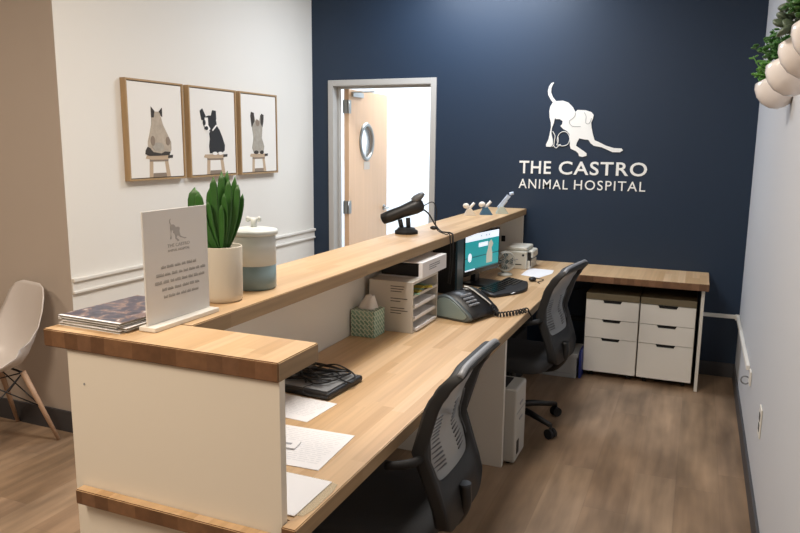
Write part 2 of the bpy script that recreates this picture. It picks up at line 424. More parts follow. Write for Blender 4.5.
slab('wood_rail', [(-1.43, 1.25), (-.85, 1.25), (-.85, 1.2795), (-1.43, 1.2795)], .672, .712, '', parent=rc)
B().cyl((-1.405, 1.281, .99), (-1.405, 1.2785, .99), .003).done('screw_cap', GREYLINE, rc)
slab('transaction_ledge', [(-1.525, 1.27), (-.82, 1.27), (-.82, 1.45), (-1.525, 1.45)], ZU, ZT, 'short near butcher block ledge across the end of the white counter with dark end-grain front')
slab('transaction_ledge', [(-1.51, 1.451), (-1.2, 1.451), (-1.2, YB-.001), (-1.51, YB-.001)], ZU, ZT, 'long raised butcher block ledge running back to the navy wall')
dk = thing('reception_desk', 'long butcher block desk top at sitting height behind the counter, with a white support panel', 'desk', (-1.1, 3.29, 0))
B().box(-1.423, -.815, 3.28, 3.31, 0, .6895, bev=.001).done('support_panel', LAMINATE_W, dk)
slab('desk_board', [(-1.424, 1.305), (-.823, 1.305), (-.823, 1.272), (-.785, 1.272), (-.785, YB-.001), (-1.424, YB-.001)], .69, .735, '', parent=dk)
rd = thing('return_desk', 'short butcher block side desk along the navy wall above the drawer units', 'desk', (.06, 5.0, 0))
slab('desk_board', [(-.784, 4.84), (.103, 4.84), (.103, YB-.001), (-.784, YB-.001)], .69, .735, '', parent=rd)
B().box(.062, .082, 4.90, YB-.014, 0, .6895, bev=.001).done('side_panel', LAMINATE_W, rd)
# drawer units
def drawer_unit(x0, x1, label):
    yf = 4.945
    t = thing('drawer_unit', label, 'drawer unit', ((x0+x1)/2, 5.1, 0), 0, 'white drawer units under the side desk')
    B().box(x0, x1, yf, 5.31, .04, .555).done('cabinet_body', LAMINATE_W, t)
    B().box(x0, x1, yf-.012, 5.31, .556, .60, bev=.002).done('cabinet_top', CABTOP, t)
    cx = (x0+x1)/2
    for z0, z1 in ((.422, .553), (.289, .418), (.045, .285)):
        hw, hd = .063, .019
        pts = [(x0+.003, z0), (x1-.003, z0), (x1-.003, z1), (cx+hw, z1), (cx+hw-.01, z1-hd), (cx-hw+.01, z1-hd), (cx-hw, z1), (x0+.003, z1)]
        d = B().prism(pts, 'y', yf-.018, yf-.0005).done('drawer', DRAWERW, t)
        B().prism([(cx+hw, z1), (cx+hw-.01, z1-hd), (cx-hw+.01, z1-hd), (cx-hw, z1)], 'y', yf-.004, yf-.0007).done('finger_pull', BLACKM, d)
    for cxx in (x0+.05, x1-.05):
        for cy in (4.99, 5.27):
            B().cyl((cxx-.012, cy, .018), (cxx+.012, cy, .018), .018, seg=14).box(cxx-.006, cxx+.006, cy-.006, cy+.006, .02, .0398).done('caster', BLACKM, t)
drawer_unit(-.668, -.316, 'left white three-drawer unit under the side desk')
drawer_unit(-.309, .040, 'right white three-drawer unit, beside the desk side panel')

# ------------------------------------------------------------------ wall sign: emblem and words
DOG = [(-1.038,2.052),(-1.054,2.047),(-1.07,2.024),(-1.077,1.991),(-1.073,1.963),(-1.054,1.93),(-1.037,1.91),(-1.054,1.881),(-1.06,1.848),(-1.056,1.803),(-1.045,1.765),(-1.043,1.731),(-1.049,1.687),(-1.058,1.642),(-1.074,1.606),(-1.071,1.59),(-1.036,1.589),(-1.023,1.609),(-1.026,1.642),(-1.038,1.687),(-1.036,1.726),(-1.024,1.759),(-1.017,1.798),(-1.009,1.789),(-0.981,1.789),(-0.96,1.775),(-0.962,1.753),(-0.975,1.74),(-0.955,1.72),(-0.926,1.704),(-0.906,1.682),(-0.9,1.643),(-0.899,1.599),(-0.892,1.577),(-0.853,1.56),(-0.835,1.544),(-0.829,1.524),(-0.806,1.519),(-0.776,1.528),(-0.777,1.545),(-0.798,1.561),(-0.832,1.583),(-0.855,1.599),(-0.85,1.621),(-0.835,1.652),(-0.796,1.644),(-0.769,1.642),(-0.751,1.617),(-0.729,1.6),(-0.674,1.59),(-0.63,1.571),(-0.597,1.556),(-0.544,1.556),(-0.524,1.57),(-0.535,1.583),(-0.588,1.585),(-0.643,1.601),(-0.698,1.628),(-0.725,1.639),(-0.738,1.677),(-0.752,1.731),(-0.756,1.764),(-0.745,1.791),(-0.741,1.818),(-0.758,1.838),(-0.797,1.851),(-0.857,1.854),(-0.872,1.841),(-0.891,1.874),(-0.925,1.907),(-0.965,1.921),(-1.003,1.919),(-1.015,1.919),(-1.038,1.946),(-1.053,1.98),(-1.053,2.012),(-1.043,2.037),(-1.035,2.048)]
HEAD = [(-0.872,1.835),(-0.873,1.813),(-0.887,1.795),(-0.911,1.775),(-0.901,1.748),(-0.878,1.737),(-0.829,1.736)]
EAR = [(-0.807,1.835),(-0.794,1.807),(-0.794,1.764),(-0.775,1.755),(-0.76,1.775),(-0.756,1.794)]
CAT1 = [(-0.986,1.615),(-0.993,1.642),(-0.984,1.678),(-0.959,1.698),(-0.929,1.696),(-0.908,1.671),(-0.903,1.637),(-0.918,1.607),(-0.949,1.596),(-0.977,1.598),(-0.999,1.581),(-1.019,1.597),(-1.027,1.59)]
CAT2 = [(-1.029,1.703),(-1.011,1.67),(-1.013,1.637),(-1.016,1.597)]
CAT3 = [(-0.988,1.659),(-0.984,1.631),(-0.994,1.603),(-0.966,1.607)]
ws = thing('wall_sign', 'white dog and cat emblem over THE CASTRO ANIMAL HOSPITAL on navy wall', 'wall sign', (-.81, YB-.002, 1.25))
B().prism(DOG, 'y', YB-.006, YB-.0005).done('dog_emblem', LETTER, ws)
def strokes(name, paths, m, w, parent, y=YB-.0068, label=None):
    b = B()
    for p in paths:
        sp = smoothpath([(x, y, z) for x, z in p], 5)
        b.tube(sp, w, 6)
    return b.done(name, m, parent, label=label)
strokes('outline_mark', [HEAD, EAR], GREYLINE, .0018, ws, label='thin grey lines of head and ear')
strokes('cat_outline', [CAT1, CAT2, CAT3], LETTER, .0028, ws, y=YB-.004, label='thin white outline of a sitting cat')
def text_mesh(name, txt, x0, x1, z0, z1, m, parent, origin_y, off=0, shear=0, ydir=None, ext=.003, face='y', space=1.0):
    cu = bpy.data.curves.new('t', 'FONT'); cu.body = txt; cu.offset = off; cu.extrude = .5; cu.space_character = space; cu.resolution_u = 4
    to = bpy.data.objects.new('t', cu); COL.objects.link(to)
    bpy.context.view_layer.update()
    me = bpy.data.meshes.new_from_object(to.evaluated_get(bpy.context.evaluated_depsgraph_get()))
    bpy.data.objects.remove(to)
    xs = [v.co.x for v in me.vertices]; ys = [v.co.y for v in me.vertices]; zs = [v.co.z for v in me.vertices]
    a, c, d, e, g, h = min(xs), max(xs), min(ys), max(ys), min(zs), max(zs)
    bm = bmesh.new(); bm.from_mesh(me); bpy.data.meshes.remove(me)
    for v in bm.verts:
        U = x0+(v.co.x-a)/(c-a)*(x1-x0); V = z0+(v.co.y-d)/(e-d)*(z1-z0); W = (v.co.z-g)/(h-g)*ext
        if face == 'y': v.co = Vector((U, origin_y-W, V))
        elif face == 'x': v.co = Vector((origin_y+W, U, V))
        elif face == 'z': v.co = Vector((U, V, origin_y+W))
    q = B(); q._merge(bm); return q.done(name, m, parent)
text_mesh('name_lettering', 'THE', -1.268, -1.030, 1.390, 1.484, LETTER, ws, YB-.0005, off=.014, space=1.1)
text_mesh('name_lettering', 'CASTRO', -.972, -.353, 1.388, 1.486, LETTER, ws, YB-.0005, off=.014, space=1.1)
text_mesh('subtitle_lettering', 'ANIMAL', -1.268, -.900, 1.279, 1.349, LETTER, ws, YB-.0005, off=.002, space=1.16)
text_mesh('subtitle_lettering', 'HOSPITAL', -.855, -.356, 1.281, 1.351, LETTER, ws, YB-.0005, off=.002, space=1.16)

# ------------------------------------------------------------------ framed pictures on left wall
FUR = mat('fur_cream', 'b5a795', .8, noise=.3, nscale=30); FURD = mat('fur_dark', '3e3833', .8, noise=.2, nscale=40); FURG = mat('fur_grey', 'a9a194', .8, noise=.25, nscale=40)
DOGB = mat('fur_black', '2a2b2d', .8); PINK = mat('print_white', 'f2eee8', .8)
STL = mat('print_stool_wood', 'bfa78c', .8); STD = mat('print_stool_shade', '8c7c6c', .8)
def ellp(cx, cy, rx, ry, n=22, rot=0):
    return [(cx+rx*math.cos(a)*math.cos(rot)-ry*math.sin(a)*math.sin(rot), cy+rx*math.cos(a)*math.sin(rot)+ry*math.sin(a)*math.cos(rot)) for a in [2*PI*k/n for k in range(n)]]
def picture(y0, y1, z0, z1, shapes, label):
    t = thing('framed_picture', label, 'picture', (XL, (y0+y1)/2, z0), 0, 'framed animal pictures')
    xf_ = XL+.04; fwid = .011
    b = B().box(XL+.001, xf_, y0, y0+fwid, z0, z1, bev=.001).box(XL+.001, xf_, y1-fwid, y1, z0, z1, bev=.001)
    b.box(XL+.001, xf_, y0+fwid, y1-fwid, z0, z0+fwid, bev=.001).box(XL+.001, xf_, y0+fwid, y1-fwid, z1-fwid, z1, bev=.001)
    b.done('frame', OAKFRAME, t)
    B().box(XL+.001, XL+.012, y0+fwid, y1-fwid, z0+fwid, z1-fwid).done('shadow_gap', mat('dark_backing', '3b3128', .8), t)
    g = .005; a0, a1, c0, c1 = y0+fwid+g, y1-fwid-g, z0+fwid+g, z1-fwid-g
    cv = B().box(XL+.013, XL+.034, a0, a1, c0, c1).done('canvas', CANVAS, t)
    q = B(); k = 0
    for m, pts in shapes:
        k += 1
        d = .00035*k
        q.prism([(a0+(a1-a0)*px, c0+(c1-c0)*pz) for px, pz in pts], 'x', XL+.0341, XL+.0341+d, m)
    q.done('printed_image', CANVAS, cv)
def stool(cx, top, w=.34):
    h = w/2
    return [(STL, [(cx-h*.78, 0), (cx-h*.5, 0), (cx-h*.45, top-.05), (cx-h*.72, top-.05)]), (STL, [(cx+h*.55, 0), (cx+h*.86, 0), (cx+h*.68, top-.05), (cx+h*.42, top-.05)]),
            (STD, [(cx-h*.5, 0), (cx+h*.55, 0), (cx+h*.5, .045), (cx-h*.47, .045)]),
            (STD, [(cx-h*.72, top-.065), (cx+h*.7, top-.065), (cx+h*.7, top-.02), (cx-h*.72, top-.02)]),
            (STL, [(cx-h, top-.03), (cx-h*.6, top-.045), (cx+h*.6, top-.045), (cx+h*.8, top-.035), (cx+h*.8, top+.003), (cx-h*.9, top+.003)]), (FURD, [(cx+h*.66, top-.03), (cx+h*1.05, top-.028), (cx+h*1.08, top+.005), (cx+h*.7, top)])]
def up(cx, k, L): return [(m, [(cx+(x-cx)*k, .235+(z-.225)*1.08) for x, z in p]) for m, p in L]
cat1 = stool(.52, .235, .50)+up(.52, 1.1, [
    (FUR, [(.42,.62),(.43,.66),(.47,.66),(.52,.66),(.56,.655),(.58,.60),(.61,.53),(.68,.44),(.74,.36),(.74,.28),(.70,.235),(.40,.235),(.34,.28),(.34,.36),(.38,.45),(.41,.53)]),
    (FURD, [(.415,.60),(.415,.705),(.47,.665),(.455,.60)]), (FURD, [(.545,.66),(.60,.70),(.60,.61),(.575,.625)]),
    (FURD, [(.30,.28),(.29,.24),(.35,.222),(.50,.222),(.70,.228),(.72,.26),(.62,.265),(.56,.245),(.42,.26),(.37,.30),(.33,.31)]),
    (FURG, ellp(.51,.31,.10,.045)), (STD, ellp(.42,.37,.035,.05)), (STD, ellp(.68,.37,.035,.045))])
dog2 = stool(.52, .235, .52)+up(.5, 1.06, [
    (DOGB, [(.40,.24),(.39,.32),(.41,.40),(.40,.46),(.44,.50),(.56,.55),(.62,.50),(.68,.42),(.73,.33),(.72,.27),(.66,.24)]),
    (DOGB, ellp(.42,.57,.14,.085)), (DOGB, [(.25,.60),(.22,.70),(.27,.725),(.33,.65),(.34,.60)]), (DOGB, [(.44,.64),(.48,.715),(.55,.71),(.555,.62),(.52,.57)]),
    (PINK, [(.31,.63),(.375,.63),(.38,.55),(.42,.51),(.38,.48),(.32,.49),(.30,.54)]), (DOGB, ellp(.34,.515,.035,.022)), (DOGB, ellp(.30,.575,.025,.03)), (DOGB, ellp(.41,.575,.03,.032)),
    (PINK, [(.46,.50),(.54,.555),(.56,.545),(.47,.485)]), (PINK, ellp(.50,.238,.05,.018)), (PINK, ellp(.62,.238,.05,.018))])
cat3 = stool(.47, .235, .50)+up(.46, 1.08, [
    (FURG, [(.34,.24),(.30,.30),(.34,.42),(.31,.55),(.29,.66),(.36,.70),(.40,.62),(.43,.65),(.50,.62),(.53,.68),(.59,.66),(.58,.55),(.56,.42),(.62,.32),(.60,.24)]),
    (FURD, [(.30,.55),(.27,.68),(.29,.73),(.36,.72),(.37,.62)]), (FURD, [(.53,.60),(.53,.69),(.57,.715),(.62,.70),(.61,.62),(.58,.55)]),
    (STD, ellp(.45,.60,.05,.04)), (FURD, ellp(.40,.245,.06,.022)), (FURD, ellp(.55,.245,.05,.022))])
picture(3.165, 3.65, 1.372, 1.953, cat1, 'wood-framed picture of a pale cat sitting on a stool, leftmost of three')
picture(3.70, 4.20, 1.372, 1.953, dog2, 'wood-framed picture of a black and white dog on a stool')
picture(4.245, 4.72, 1.372, 1.953, cat3, 'wood-framed picture of a cat stretching both paws upward on a stool')

# ------------------------------------------------------------------ things on the ledge
# magazines: a small stack
mr = Matrix.Rotation(math.radians(-3), 4, 'Z')
for i, (dx, dy, a) in enumerate(((0, 0, -2), (.006, .004, 1), (-.003, .003, -4), (.003, -.002, -2))):
    z = ZT+.0004+i*.0068
    M = Matrix.Translation((-1.408+dx, 1.448+dy, 0)) @ Matrix.Rotation(math.radians(a), 4, 'Z')
    t = thing('magazine', ['bottom magazine', 'second magazine from the bottom', 'third magazine from the bottom', 'top magazine with a dark colourful cover'][i]+' of the stack at the ledge end', 'magazine', (-1.408, 1.448, z), 0, 'magazines stacked at the ledge end')
    B().box(-.105, .105, -.135, .135, z+.0007, z+.0057).xf(M).done('pages', PAGES, t)
    q = B().box(-.107, .107, -.137, .137, z, z+.0006, m=PAPER).box(-.107, .107, -.137, .137, z+.0058, z+.0064, m=MAGC if i == 3 else PAPER)
    if i == 3: q.box(-.107, .107, -.137, -.127, z+.0064, z+.0066, m=PAPER)
    q.xf(M).done('cover', PAPER, t)
# upright counter sign
cs = thing('counter_sign', 'upright pale acrylic sign with grey printing at the ledge corner', 'sign', (-1.26, 1.485, ZT+.0005))
B().box(-1.285, -1.232, 1.352, 1.612, ZT+.0006, ZT+.0125, bev=.002).done('sign_base', SIGNBASE, cs)
sp = B().box(-1.2655, -1.2605, 1.358, 1.606, ZT+.0127, 1.428, bev=.0008).done('sign_plate', SIGNW, cs)
def sd(p, s, cy, cz): return (cy+(p[0]+.80)*s, cz+(p[1]-1.79)*s)
mini = [sd(p, .115, 1.486, 1.372) for p in DOG]
B().prism(mini, 'x', -1.2604, -1.2600).done('emblem', INK, sp)
text_mesh('sign_name', 'THE CASTRO', 1.443, 1.530, 1.328, 1.337, INK, sp, -1.2604, off=.01, face='x', ext=.0004)
text_mesh('sign_subtitle', 'ANIMAL HOSPITAL', 1.443, 1.530, 1.316, 1.323, INK, sp, -1.2604, face='x', ext=.0004)
b = B(); rnd = random.Random(3)
for k, wid in enumerate((.135, .175, .185, .135, .125)):
    y = 1.484-wid/2; z = 1.276-k*.0195
    while y < 1.484+wid/2:
        l = rnd.uniform(.012, .026)
        yy = y
        while yy < y+l:
            b.box(-1.2604, -1.2600, yy, yy+.0022, z, z+rnd.choice((.006, .008))); yy += .0036
        b.box(-1.2604, -1.2600, y, y+l, z, z+.0018)
        y += l+.006
b.done('sign_wording', INK, sp, label='five faint grey lines of words')

# potted plant
px, py = -1.316, 1.742
pp = thing('potted_plant', 'green strap-leaved plant in a plain cream cylinder pot', 'potted plant', (px, py, ZT))
B().lathe([(0, .0005), (.052, .0005), (.057, .004), (.0595, .02), (.061, .165), (.0595, .168), (.057, .166), (.056, .15), (0, .15)], px, py, ZT, 40).done('pot', POTW, pp)
B().lathe([(0, .1502), (.0555, .1502), (.054, .156), (0, .158)], px, py, ZT, 24).done('soil', SOIL, pp)
def blade(b, base, tip, w, bend, mid=None, face=None):
    base, tip = Vector(base), Vector(tip); d = tip-base; n = 10; rings = []
    side = face if face else Vector((d.y, -d.x, 0)); side = Vector(side)
    if side.length < 1e-4: side = Vector((1, 0, 0))
    side.normalize(); nor = side.cross(d).normalized()
    for i in range(n+1):
        t = i/n; c = base+d*t+Vector(bend)*math.sin(PI*t)
        ww = w*(.6+.45*math.sin(PI*min(1, t*.8+.05)))*(1 if t < .8 else max(.06, math.sqrt(max(0, 1-((t-.8)/.2)**2))))*.6
        th = ww*.32
        rings.append([c+side*ww+nor*th*.6, c+nor*-th*.2+side*ww*.5, c-nor*th*.5, c-side*ww*.5-nor*th*.2, c-side*ww+nor*th*.6, c-side*ww*.5+nor*th*.8, c+nor*th*.5, c+side*ww*.5+nor*th*.8])
    b.loft(rings, smooth=True)
R_ = Vector((math.cos(yaw), math.sin(yaw), 0)); D_ = Vector((-math.sin(yaw), math.cos(yaw), 0))
leaves = [(-.078, .015, .188, .036, -.05), (-.054, -.03, .178, .030, -.03), (-.098, -.02, .12, .026, -.045), (-.03, .01, .19, .024, -.02), (-.012, -.02, .222, .022, -.012), (.004, .015, .236, .022, .0), (.020, .02, .238, .022, .0), (.030, -.01, .215, .020, .012), (.044, .015, .222, .020, .012), (.056, -.005, .200, .019, .018), (.064, .02, .17, .018, .022), (.020, -.03, .175, .020, .015), (-.004, .03, .19, .020, -.01), (.036, .03, .165, .018, .018), (.012, -.035, .14, .018, .006), (-.028, -.03, .15, .020, -.012)]
for s_, d_, h_, w_, bd in leaves:
    base = Vector((px, py, ZT+.153))+R_*(s_*.22)+D_*(d_*.4); tip = Vector((px, py, ZT+.153+h_))+R_*s_+D_*d_
    b = B(); blade(b, base, tip, w_, R_*bd*.45, face=R_+D_*random.uniform(-.5, .5)); b.done('leaf', LEAF, pp)

# treat canister
cx, cy = -1.337, 1.943
ct = thing('treat_canister', 'white and blue-grey ceramic jar with a bone-shaped lid knob', 'canister', (cx, cy, ZT))
B().lathe([(0, .0005), (.066, .0005), (.070, .005), (.0705, .08), (0, .08)], cx, cy, ZT, 40).done('glazed_base', CANT, ct, label='blue-grey glazed lower band')
B().lathe([(0, .0803), (.0705, .0803), (.070, .176), (.066, .1785), (0, .1785)], cx, cy, ZT, 40).done('jar_body', CANW, ct)
lid = B().lathe([(0, .179), (.076, .179), (.0785, .182), (.0785, .191), (.075, .195), (.04, .2015), (0, .203)], cx, cy, ZT, 40).done('lid', CANW, ct)
b = B(); kz = ZT+.231
b.cyl((cx, cy, ZT+.2), (cx, cy, kz), .010)
b.cyl(Vector((cx, cy, kz-.004))-R_*.018, Vector((cx, cy, kz-.004))+R_*.018, .006)
for s_ in (-1, 1):
    for q in (-1, 1): b.sphere(Vector((cx, cy, kz-.004+q*.003))+R_*s_*.019, .0068, seg=12)
b.done('bone_knob', CANW, lid)

# barcode scanner in its stand
sx, sy = -1.435, 3.50
bs = thing('barcode_scanner', 'black handheld barcode scanner resting in a round stand on the ledge', 'barcode scanner', (sx, sy, ZT))
B().lathe([(0, .0005), (.062, .0005), (.062, .016), (.05, .024), (.045, .032), (0, .034)], sx, sy, ZT, 28).done('stand_base', BLACKM, bs)
v = Vector((sx, sy, ZT))
b = B(); b.cyl(v+Vector((-.012, 0, .02))-R_*.012, v+Vector((0, 0, .075))-R_*.035, .012).cyl(v+R_*.012+Vector((0, 0, .02)), v+R_*.008+Vector((0, 0, .085)), .012); b.done('stand_post', BLACKM, bs)
b = B(); rings = []
for t, hh, ww in ((0, .012, .012), (.03, .029, .026), (.2, .033, .03), (.5, .033, .031), (.8, .040, .033), (.95, .036, .03), (1, .014, .014)):
    c = v+R_*(-.135+.225*t)+Vector((0, 0, .074+.088*t)); n_ = (Vector((0, 0, .2))-R_*.085).normalized()
    rings.append([c+n_*hh*math.sin(2*PI*k/14)+D_*ww*math.cos(2*PI*k/14) for k in range(14)])
b.loft(rings).done('scanner_body', BLACK, bs)
b = B(); rings = []
for t, hh, ww in ((0, .020, .022), (.3, .024, .03), (.7, .018, .032), (1, .010, .024)):
    c = v+R_*(.035+.055*t)+Vector((0, 0, .172+.046*t)); n_ = (Vector((0, 0, .05))-R_*.045).normalized()
    rings.append([c+n_*hh*math.sin(2*PI*k/12)+D_*ww*math.cos(2*PI*k/12) for k in range(12)])
b.loft(rings).done('scanner_head', mat('scanner_grey', '5b5d60', .4), bs)
b = B()
P = lambda s_, d_, z_: v+R_*s_+D_*d_+Vector((0, 0, z_))
b.tube(smoothpath([P(.085, 0, .135), P(.12, .01, .105), P(.155, -.01, .05), P(.185, -.05, .02), (-1.205, 3.56, ZT+.010), (-1.188, 3.55, ZT-.01), (-1.186, 3.545, 1.0), (-1.20, 3.55, .86)]), .0042)
b.tube(smoothpath([P(.09, .005, .15), P(.14, 0, .17), P(.16, -.01, .12), P(.155, -.02, .055), P(.17, -.03, .02), (-1.22, 3.53, ZT+.005), (-1.196, 3.52, ZT+.003), (-1.188, 3.515, 1.02), (-1.20, 3.52, .87)]), .0028)
b.sphere(P(.145, -.02, .035), .02, .012, .011, seg=10)
b.done('cable', CABLE, bs)

# three small holders at the far end of the ledge
def mini_holder(x, y, mb, mt, sz, label, tall=False):
    t = thing('clip_holder', label, 'desk holder', (x, y, ZT), 0, 'small holders at the far end of the ledge')
    v = Vector((x, y, ZT+.0005))
    def W(s_, d_, z_): return v+R_*s_*sz+D_*d_*sz+Vector((0, 0, z_*sz))
    b = B(); b.loft([[W(-.045, q, 0), W(.05, q, 0), W(.012, q, .055), W(-.018, q, .055)] for q in (-.03, .03)], smooth=False); b.done('holder_base', mb, t)
    b = B(); b.cyl(W(-.01, 0, .045), W(.035, 0, .10), .011*sz, seg=12); b.done('peg', mt, t)
    b = B()
    if tall:
        b.loft([[W(-.035+k*.075, q, .05+k*.095), W(-.012+k*.075, q, .036+k*.095)] + [W(-.012+k*.075, q+.028, .036+k*.095), W(-.035+k*.075, q+.028, .05+k*.095)] for k in (0, 1) for q in (-.014,)], smooth=False)
        b.cyl(W(.055, 0, .150), W(.085, 0, .157), .012*sz, seg=8)
        b.done('glass_slide', mat('pale_blue_card', 'c9d6e8', .3), t)
    else:
        b.sphere(W(-.03, 0, .075), .026*sz, .02*sz, .022*sz, seg=14); b.done('cotton_roll', mt, t)
HW = mat('holder_white', 'e0d9cf', .4); HB = mat('holder_blue', '3d6a8c', .35); HC = mat('holder_clear', 'c3cdc4', .3)
mini_holder(-1.43, 4.62, HW, HW, .85, 'small white desk holder, nearest of the three at the ledge end')
mini_holder(-1.345, 4.72, HB, HW, .92, 'small blue-based desk holder, middle of three at the ledge end')
mini_holder(-1.265, 4.84, HC, HW, .92, 'small holder with a tall pale tilted card, farthest on the ledge', True)

# ------------------------------------------------------------------ desk things
ZD = .7353
def sheet(x0, x1, y0, y1, z, th, ang, label, lines=True, group='paper sheets on the near desk'):
    cx, cy = (x0+x1)/2, (y0+y1)/2; M = Matrix.Translation((cx, cy, 0)) @ Matrix.Rotation(math.radians(ang), 4, 'Z')
    t = thing('paper_sheet', label, 'paper', (cx, cy, z), 0, group)
    w, h = (x1-x0)/2, (y1-y0)/2
    B().box(-w, w, -h, h, z, z+th).xf(M).done('sheet', PAPER, t)
    if lines:
        b = B(); rnd = random.Random(int(x0*1000))
        for k in range(int(h*2/.012)-3):
            yy = h-.02-k*.012
            x = -w+.02
            while x < w-.03:
                l = rnd.uniform(.01, .04); b.box(x, min(x+l, w-.02), yy, yy+.003, z+th, z+th+.0002); x += l+.006
        b.xf(M).done('printed_lines', mat('faint_print', 'd5d5d9', .8), t)
    return t
tag(B().prism([(-1.30, 1.325), (-.835, 1.325), (-.80, 1.335), (-.793, 1.37), (-.793, 1.47), (-.80, 1.505), (-.83, 1.515), (-1.30, 1.515)], 'z', ZD, ZD+.0015).done('desk_mat', mat('clear_vinyl', 'e6dcc0', .12, alpha=.35)), 'clear plastic mat under the nearest paper on the desk', 'desk mat')
sheet(-1.10, -.818, 1.322, 1.508, ZD+.0018, .002, 0, 'plain white paper nearest the counter end panel', False)
sheet(-1.24, -.89, 1.545, 1.79, ZD, .002, 3, 'printed white paper with a name card lying on it')
sheet(-1.30, -1.075, 1.84, 2.02, ZD, .0015, -4, 'grey printed paper partly under the black-rimmed tray')
ncard = thing('name_card', 'small white name card lying on the printed paper', 'card', (-1.06, 1.66, ZD+.0026))
M = Matrix.Translation((-1.06, 1.655, 0)) @ Matrix.Rotation(math.radians(8), 4, 'Z')
B().box(-.05, .05, -.025, .025, ZD+.0028, ZD+.008, bev=.002).xf(M).done('card', PAPER, ncard)
B().box(-.03, .03, -.006, .006, ZD+.0081, ZD+.0084).xf(M).done('printed_line', PAPERG, ncard)
# black rimmed grey tablet with cables on it
tp = thing('signature_tablet', 'black-rimmed grey flat tablet with black cables heaped on it', 'tablet', (-1.21, 2.15, ZD))
M = Matrix.Translation((-1.235, 2.15, 0)) @ Matrix.Rotation(math.radians(-4), 4, 'Z')
B().box(-.135, .135, -.12, .12, ZD+.0005, ZD+.024, bev=.009, seg=3).xf(M).done('tablet_body', BLACK, tp)
B().box(-.118, .118, -.10, .105, ZD+.0241, ZD+.0258).xf(M).done('tablet_face', mat('tablet_grey', '85878a', .5), tp)
b = B(); rnd = random.Random(5); z0 = ZD+.032
for k in range(6):
    pts = [Vector((rnd.uniform(-.11, .11), rnd.uniform(-.08, .10), z0+rnd.uniform(0, .02))) for _ in range(6)]
    pts = [M @ p for p in pts]; b.tube(smoothpath(pts, 7), .0032, 6)
b.tube(smoothpath([M @ Vector(p) for p in ((-.06, .07, z0), (.02, .10, z0+.02), (.09, .09, z0+.012), (.13, .07, z0), (.142, .03, z0-.01), (.12, .01, z0), (.05, .04, z0+.004))]), .003, 6)
b.tube(smoothpath([M @ Vector(p) for p in ((.04, .06, z0), (.03, .0, z0), (.0, -.04, z0), (.04, -.07, z0), (.03, -.11, z0-.002), (.04, -.128, z0-.012), (.07, -.13, z0-.02))]), .002, 6)
b.done('cable', CABLE, tp)
B().box(-.12, -.03, .0, .07, ZD+.0262, ZD+.05, bev=.008).xf(M).done('adapter', BLACK, tp)

# tissue box
tb = thing('tissue_box', 'green lattice patterned cube tissue box on the desk', 'tissue box', (-1.36, 2.86, ZD))
B().box(-1.418, -1.300, 2.803, 2.918, ZD, ZD+.122, bev=.002).done('box', LATTICE, tb)
b = B(); c = Vector((-1.358, 2.86, ZD+.122)); rings = []
for i in range(7):
    t = i/6; rr = .036*(1-t*.7)+.004
    rings.append([c+Vector((rr*(1.3 if k % 2 else .75)*math.cos(2*PI*k/12)+.012*t, rr*(1.0 if k % 3 else .6)*math.sin(2*PI*k/12), .001+.055*t+(.008 if k % 2 else 0)*t)) for k in range(12)])
b.loft(rings).done('tissue', TISSUE, tb)

# letter-tray organiser (open to the chair side)
og = thing('paper_organizer', 'white four-slot letter tray organizer under the ledge', 'letter organizer', (-1.29, 3.12, ZD))
ox0, ox1, oy0, oy1, ozt = -1.395, -1.175, 2.95, 3.29, .975
b = B().box(ox0, ox1, oy0, oy0+.012, ZD, ozt, bev=.001).box(ox0, ox1, oy1-.012, oy1, ZD, ozt+.0, bev=.001).box(ox0, ox1, oy0+.012, oy1-.012, ozt-.012, ozt).box(ox0, ox0+.006, oy0+.012, oy1-.012, ZD, ozt-.012).box(ox0, ox1, oy0+.012, oy1-.012, ZD, ZD+.008)
b.done('case', mat('organizer_white', 'c9c4bb', .5), og)
for z in (.79, .845, .90):
    B().box(ox0+.007, ox1-.002, oy0+.0125, oy1-.0125, z, z+.006).box(ox1-.006, ox1, oy0+.0125, oy1-.0125, z, z+.012).done('shelf', mat('organizer_white', 'c9c4bb', .5), og)
b = B(); rnd = random.Random(9)
for z in (.952, .940, .928, .895, .882, .850, .838, .826):
    x = ox1-.11
    b.box(x, x+rnd.uniform(.05, .09), oy0-.0008, oy0-.0001, z-.002, z+.002)
b.done('printed_label', INKD, og)
for k, z in enumerate((.7435, .7965, .8515)):
    tag(B().box(ox0+.02, ox1+(.004 if k else .012), oy0+.03, oy1-.05, z, z+.014, bev=.001).done('paper_stack', PAPER), ['pile of white sheets in the bottom tray slot', 'pile of white sheets in the second tray slot from the bottom', 'pile of white sheets in the third tray slot from the bottom'][k], 'paper', 'sheets in the letter trays')
b = B(); rnd = random.Random(2)
for k in range(7):
    x, y = ox1-.06+rnd.uniform(-.03, .03), oy0+.05+k*.032
    b.box(x-.04, x+.045, y-.02, y+.02, .909+.0015*k, .9102+.0015*k+.004, rot=Matrix.Rotation(rnd.uniform(-.5, .5), 3, 'Z') @ Matrix.Rotation(rnd.uniform(-.12, .12), 3, 'X'), m=(YELLOW if k % 3 else TEALBOX))
tag(b.done('note_pads', YELLOW), 'loose yellow and green slips in the top tray slot', 'note slips')
